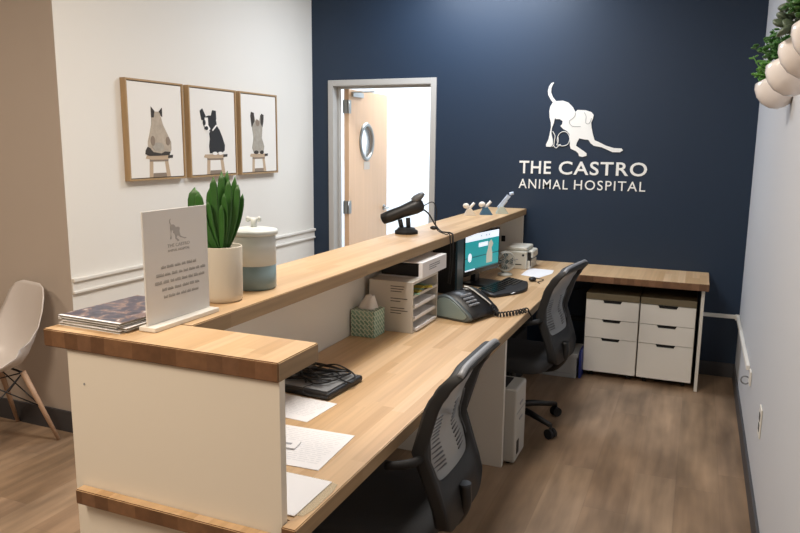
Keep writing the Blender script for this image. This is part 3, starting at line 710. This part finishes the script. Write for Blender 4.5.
# binder on the organiser
bn = thing('ring_binder', 'white file box lying flat on top of the letter organizer', 'binder', (-1.27, 3.2, ozt))
bz = ozt+.0008
B().box(-1.19, -1.170, 3.06, 3.40, bz, bz+.074, bev=.001).done('spine', PAPER, bn)
B().box(-1.41, -1.191, 3.06, 3.40, bz+.0705, bz+.074).box(-1.41, -1.191, 3.06, 3.40, bz, bz+.003).done('cover', PAPER, bn)
B().box(-1.39, -1.195, 3.075, 3.38, bz+.004, bz+.062, bev=.004).done('contents', BLACK, bn)
b = B()
for z in (.048, .038, .028): b.box(-1.1699, -1.1694, 3.15, 3.30-(.05 if z < .03 else 0), bz+z, bz+z+.005)
b.done('spine_label', PAPERG, bn)

# phone with curved silver end
PM = Matrix.Translation((-1.0, 3.25, 0)) @ Matrix.Rotation(math.radians(-16), 4, 'Z') @ Matrix.Translation((1.0, -3.25, 0))
ph = thing('desk_phone', 'black and silver desk telephone with a coiled cord', 'telephone', (-1.11, 3.42, ZD))
prof = [(-1.195, .002), (-1.035, .002), (-1.015, .008), (-1.003, .022), (-1.015, .040), (-1.05, .068), (-1.085, .094), (-1.12, .112), (-1.155, .118), (-1.185, .110), (-1.208, .088), (-1.22, .055), (-1.215, .02)]
prof = [(x, ZD+z) for x, z in prof]
prof = [(-1.10+(x+1.115)*1.12, ZD+(z-ZD)*1.06) for x, z in prof]
B().prism(prof, 'y', 3.255, 3.50, smooth=True).xf(PM).done('phone_body', BLACK, ph)
mx_ = sum(p[0] for p in prof)/len(prof); mz_ = sum(p[1] for p in prof)/len(prof)
q = lambda k: [(mx_+(x-mx_)*k, mz_+(z-mz_)*k) for x, z in prof]
b = B(); b.loft([[(x, 3.2548, z) for x, z in q(1.0)], [(x, 3.243, z) for x, z in q(.98)], [(x, 3.238, z) for x, z in q(.9)]]); b.xf(PM).done('side_cap', mat('pewter_plastic', '5d6668', .35, .3), ph)
b = B(); b.loft([[(x, 3.2379, z) for x, z in q(.8)], [(x, 3.235, z) for x, z in q(.78)]]); b.xf(PM).done('side_inlay', SILVER, ph, label='smooth silver-green oval end')
b = B()
for i in range(4):
    for j in range(3):
        t = .25+i*.14; x = -.995-.09*t*1.3; z = ZD+.045+.075*t*1.3
        b.box(x-.008, x+.006, 3.30+j*.03, 3.322+j*.03, z+.002, z+.01)
b.xf(PM).done('keypad', GREYRIM, ph)
b = B()
pts = [(-1.14, 3.42, ZD+.124), (-1.11, 3.43, ZD+.117), (-1.04, 3.45, ZD+.072), (-1.0, 3.46, ZD+.042)]
b.tube(smoothpath(pts, 6), .015, 12)
b.sphere((-1.14, 3.42, ZD+.112), .026, .024, .02, seg=14).sphere((-1.0, 3.46, ZD+.030), .026, .024, .02, seg=14)
h = b.xf(PM).done('handset', BLACKG, ph)
b = B(); b.tube(smoothpath([(x-.0, y, z+.015) for x, y, z in pts], 6), .006, 8); b.xf(PM).done('trim_strip', mat('handset_strip', 'c2c0ba', .3), h, label='pale strip along the handset')
c0 = PM @ Vector((-.985, 3.465, ZD+.03))
axis = smoothpath([c0, c0+Vector((.03, -.02, -.014)), (-.855, 3.47, ZD+.0145), (-.815, 3.53, ZD+.0145), (-.783, 3.60, ZD+.0145)], 26)
pts = []
for i, c in enumerate(axis):
    t = (axis[min(i+1, len(axis)-1)]-axis[max(i-1, 0)]).normalized(); a = t.cross(Vector((0, 0, 1))).normalized(); bb = t.cross(a)
    th = i*.8; pts.append(c+(a*math.cos(th)+bb*math.sin(th))*.011)
tail = smoothpath([(-.783, 3.60, ZD+.01), (-.768, 3.62, ZD-.02), (-.768, 3.635, .69), (-.775, 3.64, .665)], 6)
B().tube(pts, .0042, 5).tube(tail, .004, 6).done('coiled_cord', CABLE, ph)

# tower computer under ledge
tw = thing('desktop_computer', 'slim dark upright computer tucked under the ledge beside the monitor', 'computer', (-1.35, 3.93, ZD))
B().box(-1.415, -1.275, 3.86, 3.985, ZD, 1.06, bev=.004).done('case', BLACKM, tw)
B().box(-1.2748, -1.262, 3.862, 3.983, ZD+.003, 1.058, bev=.003).done('front_bezel', mat('dark_teal_plastic', '1c4152', .3), tw, label='dark blue-green front')
# monitor
mo = thing('monitor', 'black computer monitor showing a teal web page', 'monitor', (-1.225, 4.30, ZD))
M = Matrix.Translation((-1.232, 4.255, 0)) @ Matrix.Rotation(math.radians(-12), 4, 'Z')   # local +x = screen normal, y along screen
sw, z0, z1 = .218, .838, 1.062
B().box(-.025, .006, -sw-.014, sw+.014, z0-.03, z1+.010, bev=.003).xf(M).done('bezel', BLACKG, mo)
def em(name, h, e=1.0): return mat(name, h, .3, emit=e)
scr = B()
def R2(y0, y1, a0, a1, m, k): scr.box(.0062, .0064+.0003*k, -sw+2*sw*y0, -sw+2*sw*y1, z0+(z1-z0)*a0, z0+(z1-z0)*a1, m=m)
TE = em('screen_teal', '1f8f95', .75); WH = em('screen_white', 'dfe9f4', .85); DK = em('screen_dark', '1d5560', .5)
R2(0, 1, 0, 1, TE, 0); R2(0, 1, .80, 1, WH, 1); R2(.38, .66, .60, .72, WH, 1); R2(.0, 1, .34, .365, DK, 1); R2(0, .28, 0, .035, WH, 2); R2(.28, 1, 0, .035, DK, 2)
yy = lambda t: -sw+2*sw*t
zz = lambda t: z0+(z1-z0)*t
scr.prism([(yy(.13)+.022*math.cos(a), zz(.36)+.027*math.sin(a)) for a in [2*PI*k/16 for k in range(16)]], 'x', .0066, .0074, WH)
scr.prism([(yy(a), zz(c)) for a, c in ((.62, .1), (.80, .1), (.80, .35), (.77, .5), (.82, .62), (.76, .75), (.68, .68), (.66, .5), (.62, .35))], 'x', .0066, .0076, em('screen_fur', 'b9b7a8', .6))
R2(.45, .47, .88, .93, DK, 2); R2(.6, .62, .88, .93, DK, 2); R2(.68, .70, .88, .93, DK, 2)
scr.xf(M).done('screen', TE, mo)
b = B(); b.box(-.06, -.026, -.03, .03, ZD+.01, .98, bev=.004).box(-.09, .09, -.11, .11, ZD+.0005, ZD+.013, bev=.006); b.xf(M).done('stand', BLACK, mo)
# keyboard (curved ergonomic)
kb = thing('keyboard', 'black curved ergonomic keyboard on the desk before the monitor', 'keyboard', (-1.02, 4.12, ZD))
M = Matrix.Translation((-1.03, 4.12, 0)) @ Matrix.Scale(1.08, 4, (0, 1, 0)) @ Matrix.Rotation(math.radians(-10), 4, 'Z')
out = []
for k in range(41):
    t = -1+2*k/40; out.append((-.085-.012*math.cos(t*PI/2)+.02*(t*t), t*.225))
for k in range(41):
    t = 1-2*k/40; out.append((.085+.03*math.cos(t*PI)-.02*t*t*t*t*t*t, t*.23*(1-.0)))
b = B(); b.loft([[(x, y, ZD+.0005) for x, y in out], [(x, y, ZD+.014+(.008 if x < 0 else 0)) for x, y in out], [(x*.95, y*.97, ZD+.02+(.012 if x < 0 else -.001)) for x, y in out]]); b.xf(M).done('keyboard_body', BLACK, kb)
b = B()
for i in range(5):
    for j in range(20):
        y = -.195+j*.0205; x = -.075+i*.021+.012*math.cos(y*7)-.004
        if i == 4 and 6 < j < 12: continue
        b.box(x-.0085, x+.0085, y-.0085, y+.0085, ZD+.031-.0018*i, ZD+.038-.0026*i, bev=.0015, seg=1)
b.xf(M).done('keys', BLACKG, kb)
B().box(.098, .107, -.15, -.11, ZD+.0195, ZD+.0205).xf(M).done('badge', PAPER, kb, label='small white badge on the palm rest')
# mouse beyond keyboard with cable
ms = thing('computer_mouse', 'small dark mouse with a thin cable beyond the keyboard', 'mouse', (-.935, 4.47, ZD))
b = B(); b.sphere((-.95, 4.47, ZD+.014), .024, .035, .015, m=None); b.done('mouse_body', BLACK, ms)
B().tube(smoothpath([(-.97, 4.50, ZD+.015), (-.95, 4.56, ZD+.004), (-.90, 4.55, ZD+.004), (-.89, 4.50, ZD+.004), (-.91, 4.44, ZD+.004), (-.89, 4.40, ZD+.004)]), .0025, 6).done('cable', CABLE, ms)
# desk fan
fn = thing('desk_fan', 'small white round desk fan beside the monitor', 'fan', (-1.16, 4.72, ZD))
fx, fy, fz = -1.165, 4.60, ZD+.096
Mf = Matrix.Translation((fx, fy, fz)) @ Matrix.Rotation(math.radians(-55), 4, 'Z')   # local +x is fan axis
FW = mat('fan_white', 'bcbcb4', .4)
b = B()
for xx, rr in ((-.02, .062), (.02, .062), (0, .066)): b.torus((xx, 0, 0), rr, .0035, 'x')
for k in range(18):
    a = 2*PI*k/18
    b.tube([(.03, .014*math.cos(a), .014*math.sin(a)), (.028, .04*math.cos(a), .04*math.sin(a)), (.02, .062*math.cos(a), .062*math.sin(a)), (-.02, .062*math.cos(a), .062*math.sin(a)), (-.028, .02*math.cos(a), .02*math.sin(a))], .0015, 5)
b.xf(Mf).done('cage', FW, fn)
b = B(); b.cyl((-.03, 0, 0), (.012, 0, 0), .017)
for k in range(4):
    a = 2*PI*k/4; rings = []
    for i in range(5):
        rr = .014+.04*i/4; wd = .28+.08*i
        rings.append([(.008+.01*s_*.5-.004, rr*math.cos(a+s_*wd*.8), rr*math.sin(a+s_*wd*.8)) for s_ in (-1, 0, 1)]+[(.005+.01*s_*.5-.004, rr*math.cos(a+s_*wd*.8), rr*math.sin(a+s_*wd*.8)) for s_ in (1, 0, -1)])
    b.loft(rings)
b.xf(Mf).done('blades', mat('fan_grey', '47585a', .4), fn)
B().lathe([(0, .0005), (.05, .0005), (.048, .012), (.02, .02), (0, .02)], fx, fy, ZD, 24).cyl((fx-.02, fy+.012, ZD+.015), (fx-.022, fy+.014, fz-.0), .009).done('fan_base', FW, fn)
# label printer at the corner
lp = thing('card_printer', 'cream boxy label printer at the far corner of the desk', 'printer', (-1.14, 5.0, ZD))
b = B(); b.box(-1.245, -1.085, 4.88, 5.14, ZD, ZD+.125, bev=.006, seg=2).box(-1.24, -1.09, 4.90, 5.12, ZD+.1253, ZD+.155, bev=.012, seg=3); b.done('printer_body', CREAM, lp)
B().box(-1.0845, -1.065, 4.90, 5.12, ZD+.0, ZD+.06, bev=.005).box(-1.0845, -1.05, 4.93, 5.1, ZD+.075, ZD+.13, bev=.015, seg=3).done('side_cover', CREAM, lp)
B().box(-1.215, -1.12, 4.8785, 4.8795, ZD+.03, ZD+.036).box(-1.0848, -1.0645, 4.905, 4.93, ZD+.02, ZD+.118).cyl((-1.11, 4.8798, ZD+.10), (-1.11, 4.875, ZD+.10), .008).done('slot', BLACK, lp)
B().box(-1.195, -1.145, 4.8788, 4.8795, ZD+.065, ZD+.071).done('logo_mark', PAPERG, lp)
# wall socket on the back panel next to the monitor
tag(B().box(-1.375, -1.345, 5.274, 5.2848, .87, .915, bev=.003).done('cable_outlet', BLACKM), 'small black outlet on the white end panel beneath the far ledge', 'outlet')
# loose paper sheet
tag(B().prism([(-1.07, 4.655), (-.935, 4.60), (-.885, 4.80), (-.90, 4.93), (-1.06, 4.955), (-1.075, 4.85)], 'z', ZD, ZD+.0015).done('paper_sheet', PAPER), 'loose white paper sheet beyond the keyboard by the label printer', 'paper')

# ------------------------------------------------------------------ task chairs
def lerp(tab, z):
    tab = sorted(tab)
    if z <= tab[0][0]: return tab[0][1]
    for (a, p), (c, q) in zip(tab, tab[1:]):
        if z <= c:
            t = (z-a)/(c-a); t = t*t*(3-2*t)*.5+t*.5; return p+(q-p)*t
    return tab[-1][1]
PROF = [(.44, -.285), (.50, -.285), (.56, -.268), (.62, -.245), (.70, -.218), (.78, -.232), (.85, -.262), (.90, -.292), (.955, -.335)]
def outline(zb, zt, wb, wm, wt, rt, n=64):
    """closed loop (y,z): rounded top, tapered bottom"""
    pts = []
    for k in range(n):
        a = 2*PI*k/n; c, s = math.cos(a), math.sin(a)
        e = .27
        yy = math.copysign(abs(c)**e, c); zz_ = math.copysign(abs(s)**e, s)
        z = (zb+zt)/2+(zt-zb)/2*zz_
        t = (z-zb)/(zt-zb)
        w = wb+(wm-wb)*min(1, t/.55) if t < .55 else wm+(wt-wm)*(t-.55)/.45
        pts.append((yy*w, z))
    return pts
def make_task_chair(label, loc, rot, baserot):
    t = thing('task_chair', label, 'office chair', loc, rot, 'mesh-backed task chairs at the desk')
    # back frame
    outp = outline(.43, .965, .185, .205, .218, 0); inn = outline(.585, .925, .165, .180, .190, 0)
    b = B()
    def P3(p, dx): return (lerp(PROF, p[1])+dx, p[0], p[1])
    rings = [[P3(p, .016) for p in outp], [P3((p[0]*.985, p[1]), .024) for p in outp], [P3(p, .020) for p in inn], [P3(p, -.018) for p in inn], [P3((p[0]*.985, p[1]), -.022) for p in outp], [P3(p, -.014) for p in outp], [P3(p, .016) for p in outp]]
    b.loft(rings, cap=False); b.done('back_frame', CHAIRP, t, world=False)
    b = B()   # light cap strip along the top edge
    top = [p for p in outp if p[1] > .945]; top.sort()
    b.tube([P3((y_, z_+.001), -.006) for y_, z_ in top], .0105, 8); b.done('top_trim', GREYRIM, t, world=False, label='light grey top edge')
    # mesh panel
    b = B(); rows = 16; rings = []
    for i in range(rows+1):
        z = .575+(.932-.575)*i/rows; w = .168+(.193-.168)*min(1, i/rows*1.5)
        rings.append([(lerp(PROF, z)+.001-.012*(1-(2*k/10-1)**2), w*(2*k/10-1), z) for k in range(11)])
    b.loft(rings, closed=False, cap=False); b.done('mesh_panel', MESH, t, world=False)
    # lumbar pad with ribs
    for sd_ in (-1, 1):
        lb = B().tube([(lerp(PROF, .62+i*.015)-.006, sd_*.168, .62+i*.015) for i in range(12)], .003, 6)
        for i in range(13):
            z = .615+i*.013; x = lerp(PROF, z)+.004
            lb.tube([(x-.018*(1-(y_/.16)**2), sd_*y_, z) for y_ in (.17, .14, .1, .06)], .0028, 6)
        lb.done('lumbar_support', mat('lumbar_grey', '4b4d50', .6), t, world=False)
    # spine from seat to back
    b = B()
    b.tube(smoothpath([(-.05, 0, .36), (-.16, 0, .355), (-.25, 0, .38), (-.30, 0, .45), (-.30, 0, .53)], 6), .022, 10); b.done('back_bracket', BLACK, t, world=False)
    # seat
    b = B(); rings = []
    def sring(k, z, dz=0):
        o = []
        for q in range(36):
            a = 2*PI*q/36; c, s = math.cos(a), math.sin(a)
            x = math.copysign(abs(c)**.45, c)*.245*k+.0; y = math.copysign(abs(s)**.45, s)*.245*k
            o.append((x, y, z-(.03 if x > .2 else 0)*1.0))
        return o
    b.loft([sring(.90, .375), sring(.99, .385), sring(1.0, .41), sring(.97, .435), sring(.85, .447), sring(.4, .442)]); b.done('seat', SEATFAB, t, world=False)
    B().box(-.12, .12, -.10, .10, .335, .3745, bev=.01).done('mechanism', BLACK, t, world=False)
    for s in (-1, 1):
        B().tube(smoothpath([(-.225, s*.195, .68), (-.205, s*.226, .676), (-.17, s*.238, .668), (-.13, s*.242, .66)], 6), [.014]*18+[.012], 10).done('arm_rest', BLACKM, t, world=False)
    B().cyl((0, 0, .09), (0, 0, .24), .027, m=None).cyl((0, 0, .24), (0, 0, .336), .016).done('gas_lift', BLACK, t, world=False)
    bb = B(); bb.cyl((0, 0, .07), (0, 0, .12), .045)
    for k in range(5):
        a = baserot+2*PI*k/5; c, s = math.cos(a), math.sin(a)
        bb.tube([(.03*c, .03*s, .105), (.15*c, .15*s, .098), (.30*c, .30*s, .075)], [.024, .019, .014], 8)
    bb.done('star_base', BLACK, t, world=False)
    for k in range(5):
        a = baserot+2*PI*k/5; c, s = math.cos(a), math.sin(a); cx_, cy_ = .30*c, .30*s
        q = B(); ax = Vector((-s, c, 0))
        for sd_ in (-1, 1):
            p = Vector((cx_, cy_, .0285))+ax*sd_*.014
            q.cyl(p-ax*.009, p+ax*.009, .028, seg=16)
        q.cyl((cx_, cy_, .03), (cx_, cy_, .075), .007)
        q.done('caster', BLACKM, t, world=False)
    return t
make_task_chair('nearer mesh-backed task chair with black frame pushed under the desk', (-.925, 2.04, 0), PI, .35)
make_task_chair('farther mesh-backed task chair with black frame, by the drawer units', (-.92, 3.895, 0), PI+math.radians(-8), PI+.0+math.radians(50))

# ------------------------------------------------------------------ under the desk
pr_ = thing('laser_printer', 'white upright machine on the floor beside the desk support panel', 'printer', (-.92, 3.43, 0))
b = B().box(-1.10, -.76, 3.325, 3.54, .012, .40, bev=.012, seg=3); b.done('printer_body', mat('printer_grey_white', 'b9b8b2', .45), pr_)
B().box(-1.05, -.82, 3.35, 3.51, .3995, .402).done('paper_opening', BLACKM, pr_, label='dark opening in the top')
B().box(-.7602, -.757, 3.40, 3.46, .30, .312).box(-.7602, -.757, 3.40, 3.46, .22, .23).box(-.7602, -.7575, 3.34, 3.53, .27, .272).done('panel_grip', GREYRIM, pr_)
B().box(-.7602, -.7575, 3.36, 3.40, .05, .12).done('sticker', BLACK, pr_, label='small dark sticker')
for q in ((-1.05, 3.36), (-.80, 3.36), (-1.05, 3.50), (-.80, 3.50)): B().cyl((q[0], q[1], .0), (q[0], q[1], .0125), .012).done('foot', BLACKM, pr_)
bx = thing('storage_box', 'low white cardboard box on the floor left of the drawer units', 'box', (-.82, 4.93, 0))
b = B().box(-.965, -.70, 4.84, 5.12, .001, .15, bev=.002); b.done('box_body', mat('box_white', 'aeb0b0', .6), bx)
B().box(-.975, -.69, 4.83, 5.13, .1503, .175, bev=.002).done('lid', mat('box_white', 'aeb0b0', .6), bx)
B().box(-.86, -.80, 4.8385, 4.8395, .08, .088).box(-.93, -.74, 4.8385, 4.8395, .03, .034).done('printed_label', PAPERG, bx)
tag(B().box(-.685, -.669, 4.86, 5.0, .0005, .20, bev=.002).done('blue_folder', BLUEP), 'blue folder standing between the white box and the drawer unit', 'folder')
tag(B().box(-1.3, -1.05, 4.5, 4.85, .001, .34, bev=.01).done('computer_case', BLACKM), 'black computer case in the shade under the desk behind the far chair', 'computer')
# power strip and cables
tag(B().box(-.98, -.72, YB-.04, YB-.001, .30, .335, bev=.004).done('power_strip', BLACK), 'black power strip on the wall under the side desk', 'power strip')
tag(B().tube(smoothpath([(-.72, YB-.012, .56), (-.85, YB-.012, .53), (-1.0, YB-.012, .58), (-1.15, YB-.012, .62)]), .005, 6).done('wall_cable', CABLE), 'thin black cable along the wall beneath the side desk', 'cable')

# ------------------------------------------------------------------ right wall: raceway, ring, outlet
rw = thing('cable_raceway', 'white cable raceway across the navy wall and right wall', 'cable raceway', (.31, 5.3, .42))
B().box(.085, XR-.001, YB-.018, YB-.001, .425, .452, bev=.003).done('back_section', TRIMW, rw)
B().box(XR-.02, XR-.001, 4.08, YB-.019, .425, .452, bev=.003).done('side_section', TRIMW, rw)
B().box(XR-.028, XR-.001, YB-.03, YB-.0185, .418, .459, bev=.003).done('corner_piece', TRIMW, rw)
pl = thing('cable_plate', 'white wall plate with a looped grey cable at the raceway end', 'wall plate', (.32, 4.0, .34))
B().box(XR-.010, XR-.001, 3.93, 4.00, .385, .46, bev=.003).done('plate', TRIMW, pl)
B().torus((XR-.022, 4.03, .385), .021, .004, 'y', m=None).done('cable_loop', mat('loop_grey', '77797c', .4), pl)
ou = thing('wall_outlet', 'white electrical outlet low on the right wall', 'outlet', (.32, 3.33, .36))
B().box(XR-.007, XR-.001, 3.25, 3.33, .365, .495, bev=.002).done('cover_plate', TRIMW, ou)
for z in (.39, .436): B().box(XR-.0085, XR-.0068, 3.27, 3.31, z, z+.032, bev=.0005).done('socket', DARKGREY, ou)

# ------------------------------------------------------------------ wall planters with succulents
def planter(y, z, s, kind, label):
    t = thing('wall_planter', label, 'wall planter', (XR, y, z-.08), 0, 'white ceramic wall planters')
    c = Vector((XR-.062*s, y, z)); Mt = Matrix.Rotation(math.radians(-28), 4, 'Y')
    prof = [(0, -.082), (.03, -.078), (.058, -.058), (.078, -.025), (.084, .01), (.078, .045), (.066, .066), (.06, .064), (.066, .045), (.06, .03), (0, .03)]
    q = B().lathe([(a*s, h*s) for a, h in prof], c.x, c.y, c.z, 40, M=Mt)
    for v_ in q.bm.verts: v_.co.x = min(v_.co.x, XR-.002)
    q.done('pot', CERAMIC, t)
    B().lathe([(0, .0305*s), (.05*s, .0305*s), (0, .038*s)], c.x, c.y, c.z, 20, M=Mt).done('soil', SOIL, t)
    rnd = random.Random(int(y*100)); b = B(); up = Mt @ Vector((0, 0, 1)); o = c+up*.04*s
    mt_ = {0: LEAF2, 1: LEAF, 2: LEAF3}[kind]
    if kind == 2:      # rosettes of thick pads
        for k in range(38):
            a = rnd.uniform(0, 2*PI); rr = rnd.uniform(.01, .085)*s; hh = rnd.uniform(.01, .13)*s
            p = o+Vector((-abs(rr*math.cos(a))*.9+.0, rr*math.sin(a)*1.2, hh))
            b.sphere(p, .026*s, .026*s, .011*s, seg=10, rot=Matrix.Rotation(rnd.uniform(-.7, .7), 3, 'X') @ Matrix.Rotation(rnd.uniform(-.7, .7), 3, 'Y'))
    else:
        for k in range(30 if kind else 22):
            a = rnd.uniform(0, 2*PI); L_ = rnd.uniform(.07, .135)*s
            d = Vector((-abs(math.cos(a))*.75-.05, math.sin(a)*.9, rnd.uniform(.35, 1.6))).normalized()
            base = o+Vector((rnd.uniform(-.03, .02), rnd.uniform(-.03, .03), 0))*s; tip = base+d*L_
            b.tube([base, tip], .0022*s, 5)
            for q in range(4):
                f_ = .35+.2*q; pc = base+d*L_*f_
                for sgn in (-1, 1):
                    sd2 = d.cross(Vector((rnd.uniform(-1, 1), rnd.uniform(-1, 1), rnd.uniform(-1, 1)))).normalized()
                    b.sphere(pc+sd2*.012*s, .013*s, .009*s, .004*s, seg=8, rot=Matrix.Rotation(rnd.uniform(0, 3), 3, 'Z') @ Matrix.Rotation(rnd.uniform(-1, 1), 3, 'X'))
    b.done('succulent', mt_, t)
planter(3.38, 1.834, .93, 0, 'farthest white wall planter, with bright green sprigs')
planter(2.80, 1.850, .95, 1, 'middle white wall planter, with dark green leafy sprigs')
planter(2.42, 1.872, .92, 2, 'white wall planter with round grey-green succulent pads')
planter(2.08, 1.875, .92, 1, 'nearest white wall planter, cut off by the right edge')

# ------------------------------------------------------------------ shell chair in the waiting area
def shell_chair(loc, rot):
    t = thing('shell_chair', 'white molded shell chair with wooden dowel legs against the beige wall', 'chair', loc, rot)
    # section profile (x forward, z), half width w(s), edge lift
    prof = [(.23, .40, .20, .0), (.21, .425, .215, .01), (.14, .43, .225, .035), (.05, .42, .23, .06), (-.04, .415, .23, .10), (-.12, .43, .23, .14), (-.165, .48, .228, .13), (-.195, .55, .222, .09), (-.215, .63, .21, .05), (-.23, .71, .195, .03), (-.245, .78, .175, .02), (-.255, .825, .14, .01), (-.26, .845, .08, .0)]
    S = 16
    def surf(off):
        rings = []
        for i, (x, z, w, e) in enumerate(prof):
            row = []
            a = prof[max(0, i-1)]; c = prof[min(len(prof)-1, i+1)]
            n_ = Vector((-(c[1]-a[1]), 0, (c[0]-a[0]))).normalized()*-1   # towards the sitter
            for k in range(S+1):
                s = 2*k/S-1
                lift = e*abs(s)**3
                p = Vector((x, s*w, z))+n_*lift
                if i < 6: p.z += 0
                row.append(p-n_*off)
            rings.append(row)
        return rings
    A, C = surf(0), surf(.006)
    loop = [ra+rc_[::-1] for ra, rc_ in zip(A, C)]
    B().loft(loop, smooth=True).done('shell', SHELL, t, world=False)
    for sx_ in (-1, 1):
        for sy_ in (-1, 1):
            top = (sx_*.10-.01, sy_*.13, .40); bot = (sx_*.21-.02, sy_*.215, .002)
            B().tube([top, bot], [.016, .010], 12).done('leg', LEGWOOD, t, world=False)
    b = B()
    b.tube([(-.11, -.13, .395), (.09, -.13, .395), (.09, .13, .395), (-.11, .13, .395), (-.11, -.13, .395)], .006, 6)
    for s in (-1, 1):
        b.tube([(-.10, s*.13, .385), (.15, s*.175, .20)], .0035, 6).tube([(.08, s*.13, .385), (-.17, s*.175, .20)], .0035, 6)
        b.tube([(s*.10, -.13, .385), (s*.16-.01, .175, .20)], .0035, 6).tube([(s*.10, .13, .385), (s*.16-.01, -.175, .20)], .0035, 6)
    b.done('wire_brace', BLACK, t, world=False)
shell_chair((-3.36, 2.45, 0), math.radians(258))

# ------------------------------------------------------------------ view
scene.view_settings.view_transform = 'Standard'; scene.view_settings.look = 'None'
scene.view_settings.gamma = 1; scene.view_settings.exposure = .12; scene.view_settings.use_curve_mapping = False
